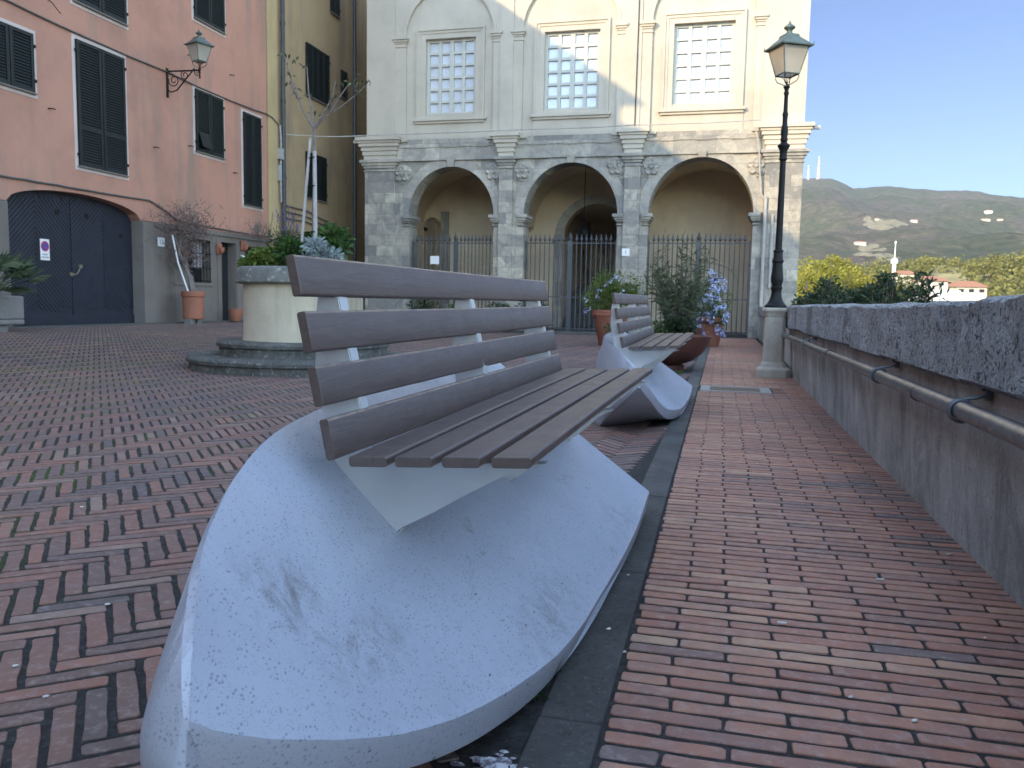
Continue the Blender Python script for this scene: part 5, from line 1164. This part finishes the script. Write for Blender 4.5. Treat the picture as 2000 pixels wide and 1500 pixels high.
for k in range(900):
    y0 = P5[1] + random.gauss(.15, .55); z0 = 2.85 + random.gauss(0, .25)
    if k % 3 == 0: y0, z0 = P5[1] + .1 + random.gauss(0, .3), 2.1 + random.gauss(0, .22)
    x0 = XP + .2 + rnd(0, .55); d = Vector((rnd(-.3, .4), rnd(-1, 1), rnd(-.5, .8))) * rnd(.12, .32)
    mb.tube([(x0, y0, z0), (x0 + d.x * .5 + rnd(-.03, .03), y0 + d.y * .5, z0 + d.z * .6), (x0 + d.x, y0 + d.y, z0 + d.z)], [.011, .008, .004], 4)
for k in range(160):
    y0 = 23.3 + random.gauss(.2, .5); z0 = 2.95 + random.gauss(0, .22); x0 = XP + .15 + rnd(0, .4); d = Vector((rnd(-.2, .3), rnd(-1, 1), rnd(-.3, .8))) * rnd(.15, .4); mb.tube([(x0, y0, z0), (x0 + d.x, y0 + d.y, z0 + d.z)], [.009, .004], 4)
mb.build('creeper', M['twig'], vn)
mb = MB(); mb.tube([(P5[0] + .05, P5[1] - .22, 1.02), (P5[0] - .2, P5[1] - .33, 1.9), (P5[0] - .3, P5[1] - .40, 2.6)], .022, 8); tag(mb.build('white_pole', M['white']), 'thin white pole leaning out of the vine pot', 'pole')
mb = MB(); mb.box(XP + .035, XP + .06, 20.05, 20.75, .5, 1.15); tag(mb.build('utility_hatch', M['green_box'], bevel=.005), 'dark green utility hatch low on the grey wall', 'hatch')
mb = MB(); mb.tube([(XP + .07, 20.1, .88), (XP + .12, 20.1, .88)], .20, 20); tag(mb.build('terracotta_disc', M['terracotta'], smooth=2), 'round terracotta plate hung before the green hatch', 'plate')
P6 = (-13.9, 21.55, .30)
pot('terracotta_pot', 'small tilted terracotta pot beside the first dark door', P6, [(.12, 0), (.15, .05), (.21, .28), (.22, .36), (.18, .36), (.02, .3)], 'terracotta')
for i, (yy, zz) in enumerate(((21.55, 2.42), (22.82, 2.60))):
    mb = MB(); mb.box(XP + .06, XP + .12, yy - .11, yy + .11, zz - .16, zz + .14); mb.lathe([(.05, -.02), (.09, .05), (.10, .15)], 12, (XP + .16, yy, zz - .12)); tag(mb.build('wall_ornament', M['terracotta'], bevel=.01), ['terracotta ornament on the wall left of the first dark door', 'terracotta ornament above the small number plate'][i], 'ornament')
# stone trough with palm, far left
P7 = (-13.4, 12.2, .25)
mb = MB(); 
def rbox(x0, x1, y0, y1, z0, z1): mb.box(x0, x1, y0, y1, z0, z1)
tr = thing('stone_trough', 'grey stone trough on blocks at the left edge of the garage', 'planter', P7)
x0, x1, y0, y1 = -13.85, -13.05, 11.2, 13.1; rbox(x0, x1, y0, y1, .40, .50); rbox(x0, x0 + .1, y0, y1, .502, .95); rbox(x1 - .1, x1, y0, y1, .502, .95); rbox(x0 + .1, x1 - .1, y0, y0 + .1, .502, .95); rbox(x0 + .1, x1 - .1, y1 - .1, y1, .502, .95); mb.build('basin', M['trough'], tr, bevel=.03)
mb = MB(); mb.box(x0 + .1, x1 - .1, y0 + .1, y1 - .1, .6, .88); mb.build('soil', M['soil'], tr)
mb = MB(); mb.box(-13.7, -13.15, 12.6, 12.8, .2, .40); mb.box(-13.7, -13.15, 11.4, 11.6, .2, .40); mb.build('block', M['trough'], tr)
pa = thing('fan_palm', 'small fan palm growing in the stone trough', 'palm', (-13.4, 12.7, .88)); mb = MB(); sm_ = MB()
for k in range(30):
    a = rnd(0, 6.28); e = rnd(.05, 1.25); L_ = rnd(.45, .75); c0 = Vector((-13.4, 12.7, .95)); d = Vector((math.cos(a) * math.cos(e), math.sin(a) * math.cos(e), math.sin(e))); p = c0 + d * L_; sm_.tube([c0, c0 + d * L_ * .5 + Vector((0, 0, .05)), p], .009, 5)
    s = d.cross(Vector((0, 0, 1))).normalized(); up = s.cross(d)
    for j in range(15):
        b = (j - 7) / 7 * 1.35; q = (d * math.cos(b) + s * math.sin(b)).normalized(); l2 = rnd(.42, .58) * (1 - .2 * abs(b)); tone = random.random()
        w1 = q.cross(up).normalized() * .014; tip = p + q * l2 - Vector((0, 0, .12 * l2 * (1 + abs(b)))); md = p + q * l2 * .5
        mb.add([p, md + w1, tip, md - w1], [(0, 1, 2), (0, 2, 3)], tone)
mb.build('frond', M['palm'], pa); sm_.build('stem', M['leaf_green'], pa)

# ------------------------------------------------------------------ weeds, litter, paint
mb = MB(); P, D = [], []
for _ in range(260):
    y = random.choice([rnd(3.2, 4.3), rnd(2.2, 3.2), rnd(8.6, 9.6)]); P.append((-.41 + rnd(-.03, .015), y + rnd(-.02, .02), .002)); D.append((rnd(-.7, .7), rnd(-.7, .7), rnd(.5, 1)))
for _ in range(500): 
    P.append((rnd(-1.1, -.5), rnd(12.0, 12.7), .0)); D.append((rnd(-1, 1), rnd(-1, 1), rnd(.3, 1)))
for _ in range(900): P.append((rnd(-14.0, -13.3), rnd(13.5, 24), .25)); D.append((rnd(-1, 1), rnd(-1, 1), rnd(.2, .8)))
for _ in range(120): P.append((-1.0 + rnd(-.4, .5), 7.1 + rnd(-.1, .5), .0)); D.append((rnd(-1, 1), rnd(-1, 1), rnd(.3, 1)))
for k in range(0, 40):
    cx, cy = rnd(-.43, -.405), rnd(1.9, 4.2)
    for _ in range(10): P.append((cx + rnd(-.012, .012), cy + rnd(-.02, .02), .0)); D.append((rnd(-1, 1), rnd(-1, 1), rnd(.3, 1)))
leaves(mb, P, D, .032, .016); tag(mb.build('weeds', M['leaf_green'], kind='stuff'), 'small green weeds along the kerb and building feet', 'weeds')
bt = None
for i, (x, y, a, lab) in enumerate(((.275, 2.0, 0, 'white cigarette end lying at the middle of the near walkway'), (.62, 2.66, .1, 'cigarette end lying right of the others on the walkway'), (.86, 3.24, .6, 'cigarette end with orange filter at the foot of the parapet'))):
    pz = atp(*[(1527, 1216), (1719, 1131), (1854, 1082)][i], 2, .01); t = thing('cigarette_butt', lab, 'cigarette butt', tuple(pz)); c_, s_ = math.cos(a), math.sin(a)
    t['group'] = 'cigarette ends on the walkway'
    mb = MB(); mb.tube([(pz[0] - .014 * c_, pz[1] - .014 * s_, .010), (pz[0] + .006 * c_, pz[1] + .006 * s_, .010)], .0038, 8); mb.build('paper', M['litter'], t)
    mb = MB(); mb.tube([(pz[0] + .006 * c_, pz[1] + .006 * s_, .010), (pz[0] + .014 * c_, pz[1] + .014 * s_, .010)], .0039, 8); mb.build('filter', m_simple('cork_filter', (.55, .3, .14), .8) if i == 2 else M['litter'], t)
mb = MB()
for px, py in ((1662, 1361), (1787, 1407), (1924, 1246), (1227, 1123), (1189, 1228), (1220, 1273), (90, 1360), (30, 1300), (210, 1180), (160, 990), (1170, 870), (1300, 838), (1480, 905), (1610, 955)):
    p = atp(px, py, 2, .005); r = rnd(.003, .006) * (1 + .1 * p[1]); mb.lathe([(r, 0), (r * .9, .003), (r * .3, .0045)], 7, (p[0], p[1], .004), fac=lambda t: 1 + .4 * math.sin(t * 13))
tag(mb.build('litter_specks', M['litter'], kind='stuff'), 'scattered pale specks of litter and gum on the paving', 'litter')
m = Mt('paint_splash', .7); m.col(m.ramp(m.noise(30, 6, .7), [(.45, (.16, .13, .16)), (.55, (.62, .61, .62))])); M['splash'] = m.m
mb = MB(); c0 = atp(965, 1492, 2, .006)
for k in range(46):
    a = rnd(0, 6.28); d = abs(random.gauss(0, .5)); x, y = c0[0] + math.cos(a) * d * .085, c0[1] + math.sin(a) * d * .05; r = rnd(.008, .028) * (1 - .4 * min(d, 1)); n = 9
    vs = [(x + r * (1 + .35 * rnd(-1, 1)) * math.cos(2 * math.pi * i / n), y + r * .7 * (1 + .35 * rnd(-1, 1)) * math.sin(2 * math.pi * i / n), .0045 + k * .00006) for i in range(n)]; mb.add(vs, [tuple(range(n))])
tag(mb.build('paint_stain', M['splash']), 'white paint stain on the bricks under the near bench hull', 'stain')

# ------------------------------------------------------------------ landscape beyond the wall
ridge_px = [(1440, 378), (1500, 360), (1565, 350), (1600, 348), (1625, 351), (1645, 358), (1668, 370), (1700, 367), (1735, 364), (1765, 368), (1800, 371), (1840, 374), (1880, 372), (1910, 373), (1935, 379), (1965, 381), (2000, 385), (2100, 395), (2300, 420)]
RA = []
for px, py in ridge_px: d = ray(px, py); RA.append((math.atan2(d[0], d[1]), d[2] / math.hypot(d[0], d[1])))
low_px = [(1440, 560), (1560, 548), (1700, 545), (1760, 530), (1820, 521), (1860, 520), (1890, 531), (1920, 525), (2000, 520), (2150, 515), (2300, 520)]
LA = []
for px, py in low_px: d = ray(px, py); LA.append((math.atan2(d[0], d[1]), d[2] / math.hypot(d[0], d[1])))
RAx, RAy = zip(*RA); LAx, LAy = zip(*LA)
def terr(th, r):
    e2 = float(np.interp(th, RAx, RAy)); e1 = float(np.interp(th, LAx, LAy))
    if th < RAx[0]: e2 *= max(.15, 1 - (RAx[0] - th) * 1.2); e1 *= max(0, 1 - (LAx[0] - th) * 2)
    if th > RAx[-1]: e2 *= max(.15, 1 - (th - RAx[-1]) * 1.2); e1 *= max(0, 1 - (th - LAx[-1]) * 2)
    R0, R1, R2, R3 = 340, 520, 1500, 2600
    x, y = r * math.sin(th), r * math.cos(th)
    rr = [0, 14, 40, 110, 200, R0, R1, 900, R2, R3, 3600]; zz = [-6, -6, -9, -13, -6, 1 + e1 * R0, e1 * R0 * .8, 1 + 900 * (e1 * .75 + .006), 1 + R2 * (e1 + (e2 - e1) * .42), 1 + R3 * e2, 1 + R3 * e2 * .8]
    z = float(np.interp(r, rr, zz))
    if r > 450:
        k = min(1, (r - 450) / 500) * (1 - max(0, min(1, (r - 2100) / 500)) * .85)
        z += k * (mnoise.noise(Vector((x / 360, y / 360, 0))) * 62 + mnoise.noise(Vector((x / 150, y / 150, 5))) * 26) + mnoise.noise(Vector((x / 38, y / 38, 5))) * 4.5 * min(1, k + .3) * (1 if r < 2300 else .4) + mnoise.noise(Vector((x / 17, y / 17, 5))) * 2.2
    elif r > 60: z += mnoise.noise(Vector((x / 60, y / 60, 0))) * 3 * min(1, (r - 60) / 80) * (1 - max(0, (r - 280) / 170) * .8)
    return z
ths = [R(a) for a in np.concatenate([np.arange(-180, -4, 4), np.arange(-4, 34, .12), np.arange(34, 180.1, 4)])]
rs = list(np.concatenate([[2, 14, 26, 40, 60, 80, 110, 150, 200, 240, 280, 310, 330, 345, 370, 420, 480], np.geomspace(540, 2500, 130), [2550, 2590, 2620, 2700, 2900, 3600]]))
mb = MB(); V = []; nt = len(ths)
for r in rs:
    for t in ths: V.append((r * math.sin(t), r * math.cos(t), terr(t, r) - (0 if r > 13 else 2)))
fs = [(i * nt + j, (i + 1) * nt + j, (i + 1) * nt + j + 1, i * nt + j + 1) for i in range(len(rs) - 1) for j in range(nt - 1)]
mb.add(V, fs)
m = Mt('hill_scrub', .95, spec=.1)
c = m.ramp(m.noise(.0055, 5, .55, dist=.6), [(.36, (.13, .13, .06)), (.45, (.18, .16, .075)), (.52, (.24, .18, .11)), (.60, (.26, .165, .135)), (.68, (.18, .155, .085))])
c = m.mix(m.ramp(m.noise(.045, 8, .8), [(.40, .85), (.56, 0)]), c, (.035, .048, .02))
c = m.mix(m.ramp(m.noise(.11, 6, .8), [(.52, 0), (.66, .6)]), c, (.26, .24, .11)); c = m.mix(m.ramp(m.voro(.07), [(.1, 0), (.5, .45)]), c, (.06, .065, .035))
m.col(c).bump(m.noise(.25, 6, .8), 1.0, 6); M['hill'] = m.m
o = mb.build('hills', M['hill'], kind='structure', smooth=True)
def on_hill(px, py, r0=500, r1=2600):
    """point where the view ray at this pixel meets the terrain"""
    d = ray(px, py); th = math.atan2(d[0], d[1]); h = math.hypot(d[0], d[1]); e = d[2] / h
    r = r0
    while r < r1:
        if terr(th, r) >= 1 + e * r: break
        r += 4 if r < 400 else 12
    return Vector((r * math.sin(th), r * math.cos(th), terr(th, r))), th
# dry field patch and hill clearings
def patch(px, py, wpx, hpx, mat, count, size, r0=300, r1=2600):
    mb = MB()
    for _ in range(count):
        a = rnd(0, 6.28); q = rnd(0, 1) ** .6; c0, th = on_hill(px + wpx * q * math.cos(a), py + hpx * q * math.sin(a), r0, r1); rc = math.hypot(c0.x, c0.y); sz = size * rnd(.5, 1.3); ring = []
        for k in range(8):
            b = k * math.pi / 4; rr = sz * rnd(.6, 1.2); x, y = c0.x + rr * math.cos(b), c0.y + rr * 1.6 * math.sin(b); t = math.atan2(x, y); ring.append((x, y, terr(t, math.hypot(x, y)) + size * .06))
        mb.add([(c0.x, c0.y, terr(th, rc) + size * .08)] + ring, [(0, k + 1, (k + 1) % 8 + 1) for k in range(8)])
    return mb.build('dry_field', mat, kind='structure', smooth=True)
M['field'] = m_simple('dry_field', (.21, .17, .09), .95, 0, .35, .12)
patch(1722, 441, 42, 9, M['field'], 46, 9)
patch(1700, 493, 26, 10, M['field'], 26, 7); patch(1735, 505, 20, 5, M['field'], 16, 6)
M['field2'] = m_simple('mown_field', (.36, .29, .12), .95, 0, .3, .1)
patch(1850, 536, 46, 13, M['field2'], 60, 6, 240, 345)
# distant houses
def house(px, py, w_, d_, h_, label, mat='house', r0=500, r1=2600, roof=True, rot=.2, wins=4, z=None, r=None):
    if r is None: p, th = on_hill(px, py, r0, r1)
    else:
        d = ray(px, py); hh = math.hypot(d[0], d[1]); p = Vector((d[0] / hh * r, d[1] / hh * r, 1 + d[2] / hh * r - h_ * .5))
    t = thing('house', label, 'house', tuple(p)); c_, s_ = math.cos(rot), math.sin(rot)
    T = lambda x, y, z: (p.x + x * c_ - y * s_, p.y + x * s_ + y * c_, p.z + z)
    mb = MB(); a, b = w_ / 2, d_ / 2
    mb.loft([[T(-a, -b, -h_), T(a, -b, -h_), T(a, b, -h_), T(-a, b, -h_)], [T(-a, -b, h_), T(a, -b, h_), T(a, b, h_), T(-a, b, h_)]]); mb.build('wall', M[mat], t)
    if roof:
        e = .5; mb = MB(); mb.add([T(-a - e, -b - e, h_), T(a + e, -b - e, h_), T(a + e, b + e, h_), T(-a - e, b + e, h_), T(-a * .6, 0, h_ + d_ * .25), T(a * .6, 0, h_ + d_ * .25)], [(0, 1, 5, 4), (1, 2, 5), (2, 3, 4, 5), (3, 0, 4), (0, 3, 2, 1)]); mb.build('roof', M['roof_tile'], t)
    if wins:
        mb = MB()
        for k in range(wins):
            x = -a + (k + .5) * w_ / wins; mb.add([T(x - .5, -b - .03, h_ * .35), T(x + .5, -b - .03, h_ * .35), T(x + .5, -b - .03, h_ * .75), T(x - .5, -b - .03, h_ * .75)], [(0, 1, 2, 3)])
        mb.build('window', M['door'], t)
    return t
house(1764, 545, 5.0, 4, 2.2, 'peach house with red roof between the two dark shrubs', r=230, wins=3)
house(1811, 575, 8.2, 5, 1.3, 'long white house just above the parapet behind the separate shrub', 'house_white', r=150, roof=False, wins=0)
house(1885, 569, 6, 5, 1.6, 'low house with a red roof, rightmost above the parapet', r=190, wins=3)
house(1815, 556, 5, 4, 1.2, 'small red roofed house behind the long white house', r=175, wins=2)
house(1679, 479, 15, 7, 2.6, 'long pale farmhouse low on the wooded hillside', wins=5)
house(1784, 434, 11, 7, 3.0, 'lone cream house halfway up the hillside', wins=3)
house(1930, 417, 13, 9, 3.4, 'white villa highest on the right hillside', 'house_white', wins=3)
house(1924, 432, 15, 7, 2.4, 'wide cream house just below the highest white villa', wins=4)
house(1953, 431, 8, 6, 2.2, 'small cream house right of the wide cream hillside house', wins=2)
house(1712, 430, 7, 5, 2.2, 'small house on top of the dry clearing', wins=2)
mb = MB(); p = Vector(ray(1747, 510)); p = Vector((0, 0, 1)) + p * (250 / math.hypot(p.x, p.y)); wt = thing('white_beacon', 'small white round tank with a thin mast below the hillside', 'tank', tuple(p))
mb.lathe([(.5, -6), (.5, -.9), (.85, -.7), (.95, .1), (.6, .75), (.05, .85)], 16, tuple(p)); mb.build('tank', M['house_white'], wt, smooth=2)
mb = MB(); mb.tube([p + Vector((0, 0, .8)), p + Vector((0, 0, 5.0))], [.14, .10], 6); mb.lathe([(.25, 4.8), (.28, 5.2), (.05, 5.5)], 8, tuple(p)); mb.build('mast', M['house_white'], wt)
def mast(px, pyb, pyt, label, w_):
    d = ray(px, pyb); h = math.hypot(d[0], d[1]); r = 2560; x, y, z0 = d[0] / h * r, d[1] / h * r, 1 + d[2] / h * r - 6; z1 = 1 + ray(px, pyt)[2] / h * r
    t = thing('antenna_mast', label, 'antenna', (x, y, z0), 'antenna masts on the ridge'); mb = MB(); wm_ = MB()
    n = 9
    for k in range(n):
        za, zb = z0 + (z1 - z0) * k / n, z0 + (z1 - z0) * (k + 1) / n; ra, rb = w_ * (1 - k / n * .85), w_ * (1 - (k + 1) / n * .85); M_ = mb if k % 2 else wm_
        for a in range(4):
            a0, a1 = a * math.pi / 2 + .4, (a + 1) * math.pi / 2 + .4
            M_.tube([(x + ra * math.cos(a0), y + ra * math.sin(a0), za), (x + rb * math.cos(a0), y + rb * math.sin(a0), zb)], .55, 4); M_.tube([(x + ra * math.cos(a0), y + ra * math.sin(a0), za), (x + rb * math.cos(a1), y + rb * math.sin(a1), zb)], .35, 4)
    mb.build('lattice', M['mast'], t); wm_.build('lattice', M['house_white'], t)
mast(1598, 349, 306, 'taller red and white lattice antenna on the ridge', 5); mast(1578, 350, 323, 'shorter antenna left of the taller one on the ridge', 3.5)
# trees: yellow-green pines in the middle distance
def far_tree(x, y, zb, h, w_, mat, label, name='pine_tree', n=900, ls=.8, group='sunlit trees below the hill'):
    t = thing(name, label, 'tree', (x, y, zb), group); mb = MB()
    mb.tube([(x, y, zb), (x + rnd(-.3, .3), y, zb + h * .4), (x + rnd(-.6, .6), y, zb + h * .8)], [w_ * .05, w_ * .04, w_ * .015], 6)
    for _ in range(6): a = rnd(0, 6.28); mb.tube([(x, y, zb + h * rnd(.35, .6)), (x + math.cos(a) * w_ * .35, y + math.sin(a) * w_ * .35, zb + h * rnd(.6, .85))], [w_ * .025, w_ * .01], 5)
    mb.build('trunk', M['bark'], t); bush('crown', M[mat], t, (x, y, zb + h * .66), (w_ * .5, w_ * .5, h * .36), n, ls, ls * .6, clumps=14, cl=.38); return t
def gpos(px, py, r): d = ray(px, py); h = math.hypot(d[0], d[1]); return d[0] / h * r, d[1] / h * r, 1 + d[2] / h * r
labs = ['leftmost sunlit yellow green tree against the portico corner', 'tall sunlit yellow green tree, second from the portico corner', 'highest rounded yellow green tree of the sunlit row', 'yellow green tree just right of the highest one', 'lower broad olive tree right of the sunlit group', 'olive tree left of the peach house', 'round dark green tree behind the peach house', 'small round tree right of the peach house roof']
for i, (px, pt, r, w_, h) in enumerate(((1572, 510, 95, 7, 11), (1600, 503, 100, 8, 12), (1638, 492, 110, 9.5, 14), (1668, 515, 105, 7, 11), (1705, 520, 125, 10, 11), (1738, 522, 135, 8, 10), (1772, 512, 260, 12, 10), (1800, 517, 270, 9, 8))):
    x, y, zt = gpos(px, pt, r); far_tree(x, y, zt - h, h, w_, 'leaf_pine' if i < 4 else 'leaf_wood', labs[i], n=4200, ls=w_ * .045)
# woodland covering the nearer ridge and slope (one mass)
mb = MB()
for k in range(420):
    px = rnd(1545, 2080); r = rnd(120, 335); d = ray(px, 560); th = math.atan2(d[0], d[1])
    if 1795 < px < 1885 and r > 215: continue
    if 1740 < px < 1900 and r < 240: continue
    x, y = r * math.sin(th), r * math.cos(th); z = terr(th, r); s = rnd(2.2, 4.6)
    P, D = blob_points(95, (x, y, z + s * .75), (s, s, s * .85), 5, .5, hollow=.6); leaves(mb, P, D, s * .30, s * .24)
for k in range(260):
    px = rnd(1780, 2060); r = rnd(320, 352); d = ray(px, 560); th = math.atan2(d[0], d[1]); x, y = r * math.sin(th), r * math.cos(th); z = terr(th, r); s = rnd(1.6, 3.4)
    if 1800 < px < 1880 and random.random() < .75: continue
    P, D = blob_points(60, (x, y, z + s * .5), (s, s, s * .8), 5, .5, hollow=.6); leaves(mb, P, D, s * .34, s * .26)
tag(mb.build('woodland', M['leaf_wood'], kind='stuff'), 'scrubby woodland covering the slope below the hills', 'woodland')
# dark shrubs right behind the parapet
def shrub(px, ptop, Y, hw, label, n=1500, pts=()):
    p = atp(px, ptop, 1, Y); zt = p[2]; t = thing('oleander_shrub', label, 'shrub', (p[0], Y, .2), 'dark shrubs behind the parapet'); lf = MB(); mb = MB()
    for k in range(int(n / 30)):
        a = rnd(-1, 1); top = Vector((p[0] + a * hw, Y + rnd(-.5, .5), zt - abs(a) ** 1.5 * (zt - .95) * rnd(.5, 1) - rnd(0, .12))); b = Vector((p[0] + a * hw * .5, Y + rnd(-.3, .3), -.3)); mb.tube([b, b.lerp(top, .6), top], [.015, .01, .004], 4)
        for i in range(30): q = b.lerp(top, .45 + .55 * (i / 29)); leaves(lf, [q + Vector((rnd(-.08, .08), rnd(-.08, .08), 0))], [(rnd(-1, 1), rnd(-1, 1), rnd(0, 1.2))], .17, .045, .1)
    mb.build('stem', M['twig'], t); lf.build('foliage', M['leaf_dark'], t)
shrub(1618, 540, 19, .30, 'dark shrub behind the wall just right of the portico corner', 1500)
shrub(1655, 562, 18, .50, 'low dark shrub in the middle of the bed behind the wall', 1500)
shrub(1733, 530, 15, .26, 'tall pointed dark shrub behind the wall, right of the low ones', 1300)
shrub(1695, 557, 16, .42, 'spreading dark shrub left of the tall pointed one', 1300)
shrub(1799, 532, 13, .17, 'small separate dark shrub before the long white house', 700)
shrub(1585, 572, 20, .4, 'lowest dark shrub touching the portico corner', 1200)

# ------------------------------------------------------------------ haze
mb = MB(); mb.box(-2500, 3800, -900, 3800, -60, 640)
hz = bpy.data.materials.new('haze'); hz.use_nodes = True; nt_ = hz.node_tree; nt_.nodes.remove(nt_.nodes['Principled BSDF'])
pv_ = nt_.nodes.new('ShaderNodeVolumePrincipled'); pv_.inputs['Color'].default_value = (.86, .90, 1, 1); pv_.inputs['Density'].default_value = .0001; pv_.inputs['Anisotropy'].default_value = .2
nt_.links.new(pv_.outputs[0], nt_.nodes['Material Output'].inputs['Volume'])
mb.build('haze', hz, kind='stuff')
